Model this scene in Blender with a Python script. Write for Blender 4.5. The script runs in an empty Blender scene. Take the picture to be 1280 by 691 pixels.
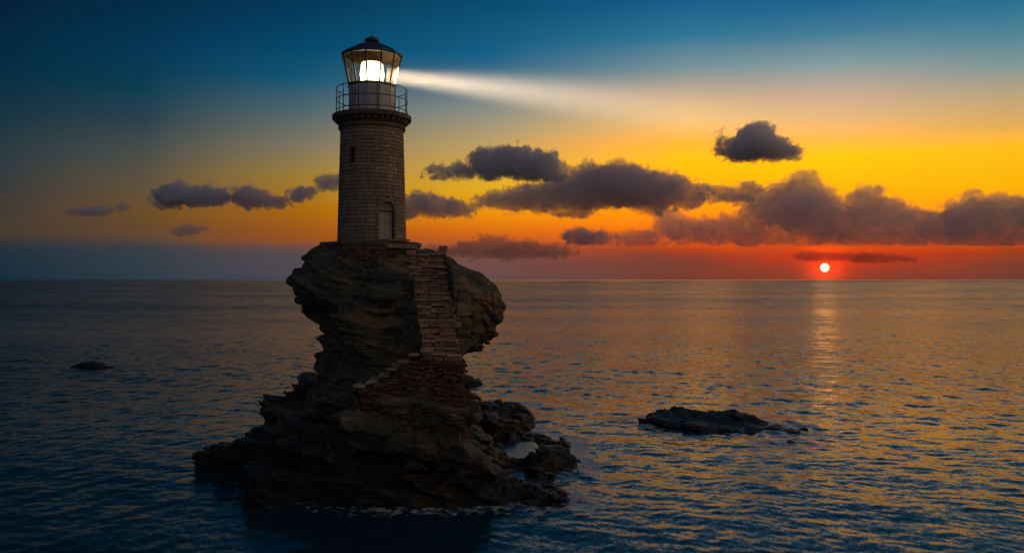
import bpy, math, random
import numpy as np
from mathutils import Vector, Matrix

R = math.radians
SC = bpy.context.scene
COL = SC.collection
random.seed(7)
RNG = np.random.default_rng(7)

# ------------------------------------------------------------------ camera, sky, sun, exposure
F = 1000.0            # focal length in photo pixels (photo is 1280 wide)
HOR = 349.3           # photo row of the horizon
CAMZ = 9.5
cam_d = bpy.data.cameras.new('camera')
cam = bpy.data.objects.new('camera', cam_d)
COL.objects.link(cam)
cam.location = (0, 0, CAMZ)
cam.rotation_euler = (R(90) + math.atan((HOR - 345.5) / F), 0, 0)
cam_d.sensor_width = 36.0
cam_d.lens = 36.0 * F / 1280.0
cam_d.clip_start = 0.5
cam_d.clip_end = 90000
SC.camera = cam
SC.render.resolution_x, SC.render.resolution_y = 1024, 552
SC.render.engine = 'CYCLES'
SC.cycles.use_denoising = True
SC.cycles.max_bounces = 6
SC.cycles.volume_bounces = 6
SC.cycles.transparent_max_bounces = 16
SC.cycles.sample_clamp_indirect = 4.0
SC.cycles.volume_step_rate = 1.0
SC.view_settings.view_transform = 'Standard'
SC.view_settings.look = 'None'
SC.view_settings.exposure = 0
SC.view_settings.gamma = 1


def lin(c):
    return tuple(((v / 255.0) / 12.92 if v <= 10 else ((v / 255.0 + 0.055) / 1.055) ** 2.4) for v in c)


class NT:
    """tiny node-graph helper"""
    def __init__(self, tree):
        self.t = tree
        tree.nodes.clear()

    def n(self, typ, **kw):
        nd = self.t.nodes.new(typ)
        for k, v in kw.items():
            setattr(nd, k, v)
        return nd

    def put(self, sock, val):
        if val is None:
            return
        if isinstance(val, bpy.types.NodeSocket):
            self.t.links.new(val, sock)
        else:
            sock.default_value = val

    def m(self, op, a, b=None, c=None, clamp=False):
        nd = self.n('ShaderNodeMath', operation=op, use_clamp=clamp)
        for i, v in enumerate((a, b, c)):
            self.put(nd.inputs[i], v)
        return nd.outputs[0]

    def v(self, op, a, b=None):
        nd = self.n('ShaderNodeVectorMath', operation=op)
        self.put(nd.inputs[0], a)
        if b is not None:
            self.put(nd.inputs[3 if op == 'SCALE' else 1], b)
        return nd.outputs[1] if op in ('DOT_PRODUCT', 'LENGTH') else nd.outputs[0]

    def sep(self, v):
        nd = self.n('ShaderNodeSeparateXYZ')
        self.put(nd.inputs[0], v)
        return nd.outputs

    def comb(self, x, y, z):
        nd = self.n('ShaderNodeCombineXYZ')
        for i, q in enumerate((x, y, z)):
            self.put(nd.inputs[i], q)
        return nd.outputs[0]

    def mix(self, f, a, b):
        nd = self.n('ShaderNodeMix', data_type='RGBA')
        self.put(nd.inputs[0], f)
        self.put(nd.inputs[6], a if isinstance(a, bpy.types.NodeSocket) else (*a, 1))
        self.put(nd.inputs[7], b if isinstance(b, bpy.types.NodeSocket) else (*b, 1))
        return nd.outputs[2]

    def rng(self, v, a, b, c=0.0, d=1.0, smooth=False):
        nd = self.n('ShaderNodeMapRange', interpolation_type='SMOOTHSTEP' if smooth else 'LINEAR')
        self.put(nd.inputs[0], v)
        for i, q in enumerate((a, b, c, d)):
            self.put(nd.inputs[i + 1], q)
        return nd.outputs[0]

    def noise(self, vec, scale, detail=4.0, rough=0.55, col=False):
        nd = self.n('ShaderNodeTexNoise')
        self.put(nd.inputs['Vector'], vec)
        nd.inputs['Scale'].default_value = scale
        nd.inputs['Detail'].default_value = detail
        nd.inputs['Roughness'].default_value = rough
        return nd.outputs['Color' if col else 'Fac']

    def ramp(self, f, stops, interp='LINEAR'):
        nd = self.n('ShaderNodeValToRGB')
        cr = nd.color_ramp
        cr.interpolation = interp
        while len(cr.elements) < len(stops):
            cr.elements.new(1.0)
        for e, (p, c) in zip(cr.elements, stops):
            e.position = p
            e.color = (*c, 1)
        self.put(nd.inputs[0], f)
        return nd.outputs[0]


SUN_AZ = math.atan((1031 - 640) / F)
SUN_EL = math.atan((349.3 - 334.5) / F * math.cos(SUN_AZ))
SUN_DIR = Vector((math.sin(SUN_AZ) * math.cos(SUN_EL), math.cos(SUN_AZ) * math.cos(SUN_EL), math.sin(SUN_EL)))

world = bpy.data.worlds.new('World')
SC.world = world
world.use_nodes = True
W = NT(world.node_tree)


def el_of(y, az):
    return math.degrees(math.atan((349.3 - y) / F * math.cos(az)))


def sky_stops(a, rows, top):
    """rows: (photo row, sRGB) seen at that azimuth; top: (elevation deg, sRGB)"""
    az_ = max(-0.6, min(0.6, R(a + 22.3)))
    st = [(math.sqrt(max(0.0, el_of(y, az_)) / 90.0), lin(c)) for y, c in rows]
    st += [(math.sqrt(e / 90.0), lin(c)) for e, c in top]
    # the yellow glow is brighter than the film could hold: its red runs past white
    st = [(p, (c[0] * 1.3, c[1], c[2]) if c[0] > 0.93 else c) for p, c in st]
    return sorted(st)


SKY = [  # signed angle from the glow's centre, colours by elevation
    (-180, [(347, (58, 60, 68))], [(4, (70, 74, 86)), (11, (90, 92, 106)), (24, (90, 93, 108)), (40, (64, 72, 88)), (60, (26, 44, 62)), (88, (4, 32, 60))]),
    (-105, [(347, (26, 42, 54))], [(4, (46, 50, 56)), (11, (36, 50, 60)), (24, (16, 40, 58)), (40, (8, 35, 56)), (60, (4, 32, 56)), (88, (4, 32, 60))]),
    (-56, [(347, (16, 44, 58)), (318, (24, 46, 60)), (309, (34, 48, 58)), (298, (62, 54, 50)), (286, (68, 57, 48)), (240, (46, 55, 58)),
          (190, (32, 54, 64)), (150, (18, 50, 64)), (110, (5, 45, 64)), (60, (1, 38, 64)), (0, (1, 30, 54))],
     [(30, (2, 29, 52)), (50, (3, 30, 54)), (88, (4, 32, 60))]),
    (-47, [(347, (42, 60, 73)), (318, (50, 62, 71)), (308, (60, 63, 70)), (297, (92, 70, 54)), (284, (100, 72, 46)), (265, (108, 77, 38)),
          (230, (94, 81, 60)), (190, (72, 77, 74)), (150, (40, 66, 77)), (110, (8, 60, 82)), (60, (2, 54, 84)), (0, (1, 42, 70))],
     [(30, (2, 36, 62)), (50, (3, 32, 58)), (88, (4, 32, 60))]),
    (-37, [(347, (74, 73, 84)), (320, (86, 74, 78)), (311, (100, 75, 72)), (301, (144, 80, 36)), (290, (156, 84, 26)), (260, (170, 106, 10)),
          (220, (158, 124, 50)), (180, (123, 117, 95)), (140, (80, 102, 108)), (100, (18, 86, 114)), (60, (2, 72, 108)), (0, (1, 55, 86))],
     [(30, (2, 44, 72)), (50, (3, 35, 62)), (88, (4, 32, 60))]),
    (-24, [(347, (98, 74, 74)), (325, (116, 75, 70)), (312, (146, 76, 54)), (292, (214, 102, 22)), (268, (238, 142, 8)),
          (236, (230, 172, 26)), (205, (214, 165, 70)), (175, (184, 158, 104)), (140, (142, 144, 132)), (105, (76, 116, 132)),
          (70, (18, 96, 134)), (0, (5, 74, 110))],
     [(30, (4, 52, 84)), (50, (4, 38, 68)), (88, (4, 32, 60))]),
    (-10, [(347, (112, 60, 48)), (330, (122, 60, 46)), (321, (136, 60, 44)), (313, (172, 62, 32)), (303, (222, 82, 18)), (270, (248, 146, 12)),
          (240, (254, 176, 8)), (200, (255, 198, 8)), (178, (252, 188, 48)), (150, (240, 190, 116)), (120, (196, 168, 136)),
          (85, (122, 147, 152)), (45, (48, 118, 150)), (0, (18, 94, 138))],
     [(30, (8, 62, 102)), (50, (5, 40, 74)), (88, (4, 32, 60))]),
    (0, [(347, (138, 58, 42)), (333, (166, 56, 34)), (319, (206, 50, 22)), (305, (232, 84, 18)), (270, (252, 150, 16)),
         (240, (255, 182, 8)), (195, (255, 205, 6)), (178, (251, 192, 58)), (150, (238, 186, 122)), (118, (205, 173, 145)),
         (80, (134, 157, 160)), (40, (66, 124, 150)), (0, (22, 98, 142))],
     [(30, (10, 66, 108)), (50, (6, 42, 78)), (88, (4, 32, 60))]),
    (9.4, [(347, (108, 60, 50)), (330, (122, 60, 45)), (312, (168, 60, 28)), (300, (208, 82, 22)), (270, (246, 150, 12)), (230, (255, 180, 4)), (182, (254, 190, 26)),
           (160, (228, 174, 84)), (120, (190, 165, 125)), (80, (125, 150, 150)), (40, (75, 130, 150)), (0, (35, 110, 145))],
     [(30, (10, 66, 104)), (50, (6, 42, 78)), (88, (4, 32, 60))]),
    (60, [(347, (82, 70, 72))], [(3, (214, 122, 56)), (8, (244, 184, 96)), (15, (208, 168, 118)), (30, (132, 124, 116)), (50, (58, 74, 90)), (88, (4, 32, 60))]),
    (120, [(347, (88, 84, 88))], [(4, (124, 108, 98)), (11, (158, 138, 120)), (24, (158, 140, 126)), (40, (124, 116, 112)), (60, (66, 72, 80)), (88, (4, 32, 60))]),
    (180, [(347, (58, 60, 68))], [(4, (70, 74, 86)), (11, (90, 92, 106)), (24, (90, 93, 108)), (40, (64, 72, 88)), (60, (26, 44, 62)), (88, (4, 32, 60))]),
]
GLOW_AZ = R(22.3)
gen = W.n('ShaderNodeTexCoord').outputs['Generated']
sx, sy, sz = W.sep(gen)
az = W.m('MULTIPLY', W.m('ARCTAN2', sx, sy), 180 / math.pi)
el = W.m('MULTIPLY', W.m('ARCSINE', sz), 180 / math.pi)
# lumpy upper edge of the far haze bank
hz = W.noise(W.comb(W.m('MULTIPLY', az, 0.16), W.m('MULTIPLY', el, 0.55), 3.0), 1.0, 5, 0.55)
hzw = W.rng(el, 4.5, 1.2, 0.0, 1.3, True)
el2 = W.m('MAXIMUM', W.m('ADD', el, W.m('MULTIPLY', W.m('SUBTRACT', hz, 0.5), hzw)), 0.0)
fac = W.m('SQRT', W.m('DIVIDE', el2, 90.0))
da = W.m('SUBTRACT', az, math.degrees(GLOW_AZ))
da = W.m('ADD', da, W.m('MULTIPLY', W.m('LESS_THAN', da, -180.0), 360.0))
colr = None
for i, (a, rows, top) in enumerate(SKY):
    r_ = W.ramp(fac, sky_stops(a, rows, top))
    colr = r_ if colr is None else W.mix(W.rng(da, float(SKY[i - 1][0]), float(a), 0, 1, a > 12 or a < -60), colr, r_)
# sun disc and the red glow round it
sd = W.n('ShaderNodeCombineXYZ')
for i in range(3):
    sd.inputs[i].default_value = SUN_DIR[i]
cosang = W.v('DOT_PRODUCT', gen, sd.outputs[0])
ang = W.m('MULTIPLY', W.m('ARCCOSINE', W.m('MINIMUM', cosang, 1.0)), 180 / math.pi)
disc = W.rng(ang, 0.33, 0.17, 0, 1, True)
halo = W.m('EXPONENT', W.m('MULTIPLY', ang, -1.25))
halo2 = W.m('EXPONENT', W.m('MULTIPLY', W.m('POWER', ang, 2.0), -0.9))
hcol = W.v('SCALE', W.comb(0.34, 0.0, 0.0), halo)
hcol2 = W.v('SCALE', W.comb(0.75, 0.035, 0.0), halo2)
dcol = W.v('SCALE', W.comb(3.2, 2.7, 1.6), disc)
tot = W.v('ADD', W.v('ADD', colr, hcol), W.v('ADD', hcol2, dcol))
nish = W.n('ShaderNodeTexSky', sky_type='NISHITA')
nish.sun_disc = False
nish.sun_elevation = SUN_EL
nish.sun_rotation = SUN_AZ
bg1 = W.n('ShaderNodeBackground')
W.put(bg1.inputs[0], tot)
bg1.inputs[1].default_value = 1.0
bg2 = W.n('ShaderNodeBackground')
W.put(bg2.inputs[0], nish.outputs[0])
bg2.inputs[1].default_value = 0.0012
add = W.n('ShaderNodeAddShader')
W.put(add.inputs[0], bg1.outputs[0])
W.put(add.inputs[1], bg2.outputs[0])
wo = W.n('ShaderNodeOutputWorld')
W.put(wo.inputs[0], add.outputs[0])
world.cycles.sampling_method = 'MANUAL'
world.cycles.sample_map_resolution = 2048

sun_d = bpy.data.lights.new('sun', 'SUN')
sun_d.energy = 0.0035
sun_d.angle = R(1.6)
sun_d.color = (1.0, 0.40, 0.08)
sun = bpy.data.objects.new('sun', sun_d)
COL.objects.link(sun)
sun.rotation_euler = (-SUN_DIR).to_track_quat('-Z', 'Y').to_euler()


# ------------------------------------------------------------------ helpers
def tag(o, label=None, cat=None, group=None, kind=None):
    if label: o['label'] = label
    if cat: o['category'] = cat
    if group: o['group'] = group
    if kind: o['kind'] = kind
    return o


def empty(name, loc):
    o = bpy.data.objects.new(name, None)
    COL.objects.link(o)
    o.location = loc
    o.empty_display_size = 0.5
    return o


def link(name, me, mat=None, parent=None, loc=None):
    o = bpy.data.objects.new(name, me)
    COL.objects.link(o)
    if mat is not None and not me.materials:
        me.materials.append(mat)
    if parent is not None:
        o.parent = parent
    if loc is not None:
        o.location = loc
    return o


def mesh_np(name, verts, quads, smooth=True):
    me = bpy.data.meshes.new(name)
    nv, nq = len(verts), len(quads)
    me.vertices.add(nv)
    me.vertices.foreach_set('co', np.ascontiguousarray(verts, dtype=np.float32).ravel())
    me.loops.add(nq * 4)
    me.loops.foreach_set('vertex_index', np.ascontiguousarray(quads, dtype=np.int32).ravel())
    me.polygons.add(nq)
    me.polygons.foreach_set('loop_start', np.arange(0, nq * 4, 4, dtype=np.int32))
    me.polygons.foreach_set('loop_total', np.full(nq, 4, dtype=np.int32))
    me.polygons.foreach_set('use_smooth', np.full(nq, smooth))
    me.update(calc_edges=True)
    me.validate()
    return me


class MB:
    """collects polygons into one mesh"""
    def __init__(self):
        self.v, self.f = [], []

    def add(self, vs, fs):
        b = len(self.v)
        self.v += [tuple(p) for p in vs]
        self.f += [tuple(i + b for i in q) for q in fs]
        return self

    def box(self, c, h, jit=0.0, rot=0.0, rnd=None):
        rnd = rnd or random
        vs = []
        cr, sr = math.cos(rot), math.sin(rot)
        for dz in (-1, 1):
            for dx, dy in ((-1, -1), (1, -1), (1, 1), (-1, 1)):
                x = dx * h[0] + rnd.uniform(-jit, jit)
                y = dy * h[1] + rnd.uniform(-jit, jit)
                z = dz * h[2] + rnd.uniform(-jit, jit) * 0.6
                vs.append((c[0] + x * cr - y * sr, c[1] + x * sr + y * cr, c[2] + z))
        return self.add(vs, [(3, 2, 1, 0), (4, 5, 6, 7), (0, 1, 5, 4), (1, 2, 6, 5), (2, 3, 7, 6), (3, 0, 4, 7)])

    def stone(self, c, h, jit=0.02, rot=0.0):
        """rough stone: chamfered, uneven block (24 verts)"""
        ch = min(h) * 0.35
        cr, sr = math.cos(rot), math.sin(rot)
        pts = {}
        vs = []
        for X in (-1, 1):
            for Y in (-1, 1):
                for Z in (-1, 1):
                    j = [random.uniform(-jit, jit) for _ in range(3)]
                    for k in range(3):
                        p = [X * (h[0] - ch), Y * (h[1] - ch), Z * (h[2] - ch)]
                        p[k] += (X, Y, Z)[k] * ch
                        p = [p[i] + j[i] for i in range(3)]
                        pts[(X, Y, Z, k)] = len(vs)
                        vs.append((c[0] + p[0] * cr - p[1] * sr, c[1] + p[0] * sr + p[1] * cr, c[2] + p[2]))
        P = lambda X, Y, Z, k: pts[(X, Y, Z, k)]
        fs = []
        for s in (-1, 1):
            q = [P(s, -1, -1, 0), P(s, 1, -1, 0), P(s, 1, 1, 0), P(s, -1, 1, 0)]
            fs.append(q if s > 0 else q[::-1])
            q = [P(-1, s, -1, 1), P(1, s, -1, 1), P(1, s, 1, 1), P(-1, s, 1, 1)]
            fs.append(q if s < 0 else q[::-1])
            q = [P(-1, -1, s, 2), P(1, -1, s, 2), P(1, 1, s, 2), P(-1, 1, s, 2)]
            fs.append(q if s > 0 else q[::-1])
        for a in (-1, 1):
            for b in (-1, 1):
                q = [P(a, b, -1, 0), P(a, b, 1, 0), P(a, b, 1, 1), P(a, b, -1, 1)]
                fs.append(q if a * b < 0 else q[::-1])
                q = [P(a, -1, b, 0), P(a, 1, b, 0), P(a, 1, b, 2), P(a, -1, b, 2)]
                fs.append(q if a * b > 0 else q[::-1])
                q = [P(-1, a, b, 1), P(1, a, b, 1), P(1, a, b, 2), P(-1, a, b, 2)]
                fs.append(q if a * b < 0 else q[::-1])
        for a in (-1, 1):
            for b in (-1, 1):
                for c_ in (-1, 1):
                    q = [P(a, b, c_, 0), P(a, b, c_, 1), P(a, b, c_, 2)]
                    fs.append(q if a * b * c_ > 0 else q[::-1])
        return self.add(vs, fs)

    def lathe(self, prof, n=64, a0=0.0, closed=False):
        k = len(prof)
        vs = [(r * math.sin(a0 + 2 * math.pi * i / n), -r * math.cos(a0 + 2 * math.pi * i / n), z) for i in range(n) for r, z in prof]
        fs = []
        m = k if closed else k - 1
        for i in range(n):
            for j in range(m):
                j2 = (j + 1) % k
                fs.append((i * k + j, ((i + 1) % n) * k + j, ((i + 1) % n) * k + j2, i * k + j2))
        return self.add(vs, fs)

    def tube(self, pts, r, n=8, closed=False):
        pts = [Vector(p) for p in pts]
        L = len(pts)
        vs, fs = [], []
        for i, p in enumerate(pts):
            if closed:
                t = pts[(i + 1) % L] - pts[i - 1]
            else:
                t = pts[min(i + 1, L - 1)] - pts[max(i - 1, 0)]
            t.normalize()
            u = t.cross(Vector((0, 0, 1)))
            if u.length < 1e-3:
                u = Vector((1, 0, 0))
            u.normalize()
            w = u.cross(t)
            for k in range(n):
                a = 2 * math.pi * k / n
                vs.append(p + u * (r * math.cos(a)) + w * (r * math.sin(a)))
        for i in range(L if closed else L - 1):
            for k in range(n):
                a, b = i * n + k, i * n + (k + 1) % n
                c, d = ((i + 1) % L) * n + (k + 1) % n, ((i + 1) % L) * n + k
                fs.append((a, d, c, b))
        if not closed:
            fs.append(tuple(range(n)))
            fs.append(tuple(range((L - 1) * n, L * n))[::-1])
        return self.add(vs, fs)

    def mesh(self, name, smooth=False):
        me = bpy.data.meshes.new(name)
        me.from_pydata(self.v, [], self.f)
        if smooth:
            me.polygons.foreach_set('use_smooth', [True] * len(me.polygons))
        me.update()
        return me

    def build(self, name, mat, parent=None, smooth=False, loc=None):
        return link(name, self.mesh(name, smooth), mat, parent, loc)


# ------------------------------------------------------------------ numpy noise and surface nets
def _hash(ix, iy, iz, seed):
    h = (ix.astype(np.uint32) * np.uint32(374761393) + iy.astype(np.uint32) * np.uint32(668265263)
         + iz.astype(np.uint32) * np.uint32(2147483647) + np.uint32(seed * 1274126177 & 0xffffffff))
    h = (h ^ (h >> np.uint32(13))) * np.uint32(1274126177)
    h = (h ^ (h >> np.uint32(16))) * np.uint32(2246822519)
    h ^= h >> np.uint32(15)
    return (h & np.uint32(0xffffff)).astype(np.float32) / np.float32(0x7fffff) - 1.0


def vn(x, y, z, seed=0):
    """smooth value noise in [-1,1]"""
    xf, yf, zf = np.floor(x), np.floor(y), np.floor(z)
    ix, iy, iz = xf.astype(np.int64), yf.astype(np.int64), zf.astype(np.int64)
    u, v, w = x - xf, y - yf, z - zf
    u = u * u * u * (u * (u * 6 - 15) + 10)
    v = v * v * v * (v * (v * 6 - 15) + 10)
    w = w * w * w * (w * (w * 6 - 15) + 10)
    h = lambda a, b, c: _hash(ix + a, iy + b, iz + c, seed)
    x00 = h(0, 0, 0) * (1 - u) + h(1, 0, 0) * u
    x10 = h(0, 1, 0) * (1 - u) + h(1, 1, 0) * u
    x01 = h(0, 0, 1) * (1 - u) + h(1, 0, 1) * u
    x11 = h(0, 1, 1) * (1 - u) + h(1, 1, 1) * u
    return (x00 * (1 - v) + x10 * v) * (1 - w) + (x01 * (1 - v) + x11 * v) * w


def fbm(x, y, z, seed=0, octs=4, gain=0.5, lac=2.03):
    a, s, t = 1.0, 0.0, 0.0
    for o in range(octs):
        s = s + a * vn(x + o * 17.3, y - o * 9.1, z + o * 5.7, seed + o)
        t += a
        a *= gain
        x, y, z = x * lac, y * lac, z * lac
    return s / t


def surface_nets(val, origin, h):
    """closed surface of val < 0 on a regular grid -> verts, quads"""
    s = val < 0
    nx, ny, nz = val.shape
    cs = np.zeros((nx - 1, ny - 1, nz - 1), np.uint8)
    for i in (0, 1):
        for j in (0, 1):
            for k in (0, 1):
                cs += s[i:nx - 1 + i, j:ny - 1 + j, k:nz - 1 + k]
    act = (cs > 0) & (cs < 8)
    I, J, K = np.nonzero(act)
    idx = np.full(act.shape, -1, np.int64)
    idx[I, J, K] = np.arange(len(I))
    acc = np.zeros((len(I), 3), np.float32)
    cnt = np.zeros(len(I), np.float32)
    cor = [(i, j, k) for i in (0, 1) for j in (0, 1) for k in (0, 1)]
    for a in cor:
        for ax in range(3):
            if a[ax]:
                continue
            b = list(a)
            b[ax] = 1
            va = val[I + a[0], J + a[1], K + a[2]]
            vb = val[I + b[0], J + b[1], K + b[2]]
            c = (va < 0) != (vb < 0)
            t = np.where(c, va / np.where(va == vb, 1, va - vb), 0)
            for d in range(3):
                acc[:, d] += np.where(c, a[d] + (t if d == ax else 0), 0)
            cnt += c
    acc /= cnt[:, None]
    verts = (acc + np.stack([I, J, K], 1)) * np.asarray(h, np.float32) + np.asarray(origin, np.float32)
    quads = []
    for ax in range(3):
        sl_a = [slice(1, -1)] * 3
        sl_b = [slice(1, -1)] * 3
        sl_a[ax] = slice(0, -1)
        sl_b[ax] = slice(1, None)
        A, B = s[tuple(sl_a)], s[tuple(sl_b)]
        ch = A != B
        P = np.stack(np.nonzero(ch), 1)
        flip = A[ch]
        off = np.ones(3, np.int64)
        off[ax] = 0
        P = P + off
        u, v = (ax + 1) % 3, (ax + 2) % 3
        q = []
        for du, dv in ((-1, -1), (0, -1), (0, 0), (-1, 0)):
            C = P.copy()
            C[:, u] += du
            C[:, v] += dv
            q.append(idx[C[:, 0], C[:, 1], C[:, 2]])
        q = np.stack(q, 1)
        q[~flip] = q[~flip][:, ::-1]
        quads.append(q)
    return verts, np.concatenate(quads)


def smax(a, b, k):
    h = np.clip(0.5 - 0.5 * (b - a) / k, 0, 1)
    return b * (1 - h) + a * h + k * h * (1 - h)


def smin(a, b, k):
    return -smax(-a, -b, k)


# ------------------------------------------------------------------ materials
def new_mat(name):
    m = bpy.data.materials.new(name)
    m.use_nodes = True
    return m, NT(m.node_tree)


def principled(g, col, rough=0.8, normal=None, **kw):
    b = g.n('ShaderNodeBsdfPrincipled')
    g.put(b.inputs['Base Color'], col if isinstance(col, bpy.types.NodeSocket) else (*col, 1))
    g.put(b.inputs['Roughness'], rough)
    if normal is not None:
        g.put(b.inputs['Normal'], normal)
    for k, v in kw.items():
        g.put(b.inputs[k.replace('_', ' ')], v)
    o = g.n('ShaderNodeOutputMaterial')
    g.put(o.inputs[0], b.outputs[0])
    return b


def bump(g, height, strength, dist):
    nd = g.n('ShaderNodeBump')
    nd.inputs['Strength'].default_value = strength
    nd.inputs['Distance'].default_value = dist
    g.put(nd.inputs['Height'], height)
    return nd.outputs[0]


def mat_rock(name, dark, olive, ochre, pale, wet=1.0):
    m, g = new_mat(name)
    pos = g.n('ShaderNodeNewGeometry').outputs['Position']
    x, y, z = g.sep(pos)
    warp = g.noise(pos, 0.35, 3)
    w = g.m('ADD', g.m('ADD', z, g.m('MULTIPLY', x, 0.20)), g.m('MULTIPLY', warp, 1.6))
    band = g.noise(g.comb(g.m('MULTIPLY', x, 0.22), g.m('MULTIPLY', y, 0.22), g.m('MULTIPLY', w, 2.6)), 1.0, 6, 0.62)
    fine = g.noise(g.comb(g.m('MULTIPLY', x, 1.6), g.m('MULTIPLY', y, 1.6), g.m('MULTIPLY', w, 14.0)), 1.0, 5, 0.6)
    blot = g.noise(pos, 0.55, 5, 0.6)
    grain = g.noise(pos, 9.0, 6, 0.65)
    c = g.mix(g.rng(band, 0.36, 0.62), dark, olive)
    ochre_k = g.rng(x, -9.0, -4.5, 0.25, 1.0)      # ochre strengthens from left to right
    c = g.mix(g.m('MULTIPLY', g.rng(blot, 0.46, 0.62, 0, 1, True), g.rng(band, 0.38, 0.56, 0, ochre_k)), c, ochre)
    c = g.mix(g.m('MULTIPLY', g.rng(fine, 0.54, 0.68), 0.7), c, pale)
    c = g.mix(g.rng(grain, 0.3, 0.75, 0, 0.55), c, dark)
    # black lichen and sea-wet zone, carried higher to paint the foot's shade
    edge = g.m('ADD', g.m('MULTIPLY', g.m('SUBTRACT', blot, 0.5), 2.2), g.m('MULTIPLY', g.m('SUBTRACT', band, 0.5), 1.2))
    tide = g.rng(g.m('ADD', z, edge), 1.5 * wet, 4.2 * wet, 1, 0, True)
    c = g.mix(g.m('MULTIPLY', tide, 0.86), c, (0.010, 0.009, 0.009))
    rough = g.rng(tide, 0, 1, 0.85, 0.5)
    hgt = g.m('ADD', g.m('MULTIPLY', fine, 0.6), g.m('MULTIPLY', grain, 0.4))
    principled(g, c, rough, bump(g, hgt, 1.0, 0.24))
    return m


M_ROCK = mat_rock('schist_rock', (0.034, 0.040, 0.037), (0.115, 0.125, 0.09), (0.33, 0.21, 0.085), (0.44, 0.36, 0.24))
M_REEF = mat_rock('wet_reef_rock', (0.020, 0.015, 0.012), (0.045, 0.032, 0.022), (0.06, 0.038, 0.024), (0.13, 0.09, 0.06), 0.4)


def mat_stone(name, c1, c2, c3, rough=0.9, scale=7.0):
    m, g = new_mat(name)
    geo = g.n('ShaderNodeNewGeometry')
    pos = geo.outputs['Position']
    oi = g.n('ShaderNodeObjectInfo').outputs['Random']
    r = g.m('FRACT', g.m('ADD', g.m('MULTIPLY', oi, 7.31), geo.outputs['Random Per Island']))
    n1 = g.noise(pos, scale, 5, 0.6)
    n2 = g.noise(pos, 0.9, 4, 0.6)
    c = g.mix(r, c1, c2)
    c = g.mix(g.rng(n2, 0.42, 0.66, 0, 0.8), c, c3)
    c = g.mix(g.rng(n1, 0.35, 0.75, 0, 0.55), c, tuple(v * 0.45 for v in c1))
    x, y, z = g.sep(pos)
    streak = g.noise(g.comb(g.m('MULTIPLY', x, 3.0), g.m('MULTIPLY', y, 3.0), g.m('MULTIPLY', z, 0.35)), 1.0, 5, 0.65)
    c = g.mix(g.rng(streak, 0.50, 0.72, 0, 0.6), c, tuple(v * 0.3 for v in c1))
    principled(g, c, rough, bump(g, g.noise(pos, scale * 3, 5, 0.65), 0.7, 0.03))
    return m


M_TOWER = mat_stone('tower_limestone', (0.24, 0.19, 0.145), (0.40, 0.32, 0.24), (0.27, 0.20, 0.14))
M_MORTAR = mat_stone('weathered_mortar', (0.10, 0.085, 0.07), (0.12, 0.10, 0.08), (0.08, 0.07, 0.06))
M_SURR = mat_stone('pale_dressed_stone', (0.27, 0.22, 0.17), (0.34, 0.28, 0.22), (0.22, 0.17, 0.13))
M_CORN = mat_stone('cornice_stone', (0.13, 0.105, 0.085), (0.17, 0.14, 0.11), (0.11, 0.09, 0.07))
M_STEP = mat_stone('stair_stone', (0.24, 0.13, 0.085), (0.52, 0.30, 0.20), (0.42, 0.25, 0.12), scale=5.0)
M_TREAD = mat_stone('lit_tread_stone', (0.42, 0.27, 0.19), (0.62, 0.43, 0.31), (0.40, 0.23, 0.13), scale=5.0)  # paler copy of the stair stone: light on the treads painted in
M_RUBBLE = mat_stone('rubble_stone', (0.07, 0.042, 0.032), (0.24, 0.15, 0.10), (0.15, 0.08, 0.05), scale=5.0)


def mat_paint(name, col, rough, dirt=0.5, metallic=0.0):
    m, g = new_mat(name)
    pos = g.n('ShaderNodeNewGeometry').outputs['Position']
    x, y, z = g.sep(pos)
    st = g.noise(g.comb(g.m('MULTIPLY', x, 6.0), g.m('MULTIPLY', y, 6.0), g.m('MULTIPLY', z, 0.8)), 1.0, 5, 0.6)
    n = g.noise(pos, 12.0, 4)
    c = g.mix(g.rng(st, 0.4, 0.75, 0, dirt), col, tuple(v * 0.4 for v in col))
    principled(g, c, g.rng(n, 0.3, 0.7, rough * 0.8, min(1, rough * 1.3)), bump(g, n, 0.25, 0.01), Metallic=metallic)
    return m


M_WHITE = mat_paint('white_painted_iron', (0.44, 0.46, 0.47), 0.5)
M_IRON = mat_paint('dark_painted_iron', (0.035, 0.038, 0.042), 0.45, 0.3, 0.2)
M_ROOF = mat_paint('grey_green_roof_metal', (0.06, 0.085, 0.10), 0.42, 0.4, 0.3)
M_DOOR = mat_paint('grey_painted_door', (0.42, 0.37, 0.35), 0.6)
m, g = new_mat('black_ceiling')
principled(g, (0.008, 0.006, 0.005), 1.0, Specular_IOR_Level=0.0)  # ceiling coloured an even near-black, without specular
M_CEILING = m
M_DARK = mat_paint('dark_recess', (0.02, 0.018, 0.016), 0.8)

m, g = new_mat('lantern_glass')
tr = g.n('ShaderNodeBsdfTransparent')
tr.inputs[0].default_value = (0.95, 0.93, 0.88, 1)
tl = g.n('ShaderNodeBsdfTranslucent')
tl.inputs[0].default_value = (0.95, 0.48, 0.09, 1)  # amber lamp glow put into the scatter colour of the panes
gl = g.n('ShaderNodeBsdfGlossy')
gl.inputs[1].default_value = 0.06
salt_glow = g.noise(g.n('ShaderNodeNewGeometry').outputs['Position'], 3.5, 5)
s1 = g.n('ShaderNodeMixShader')
g.put(s1.inputs[0], g.rng(salt_glow, 0.35, 0.7, 0.006, 0.022))
g.put(s1.inputs[1], tr.outputs[0])
g.put(s1.inputs[2], tl.outputs[0])
fr = g.n('ShaderNodeFresnel')
fr.inputs[0].default_value = 1.45
s2 = g.n('ShaderNodeMixShader')
g.put(s2.inputs[0], g.m('MULTIPLY', fr.outputs[0], 0.8))
g.put(s2.inputs[1], s1.outputs[0])
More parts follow.
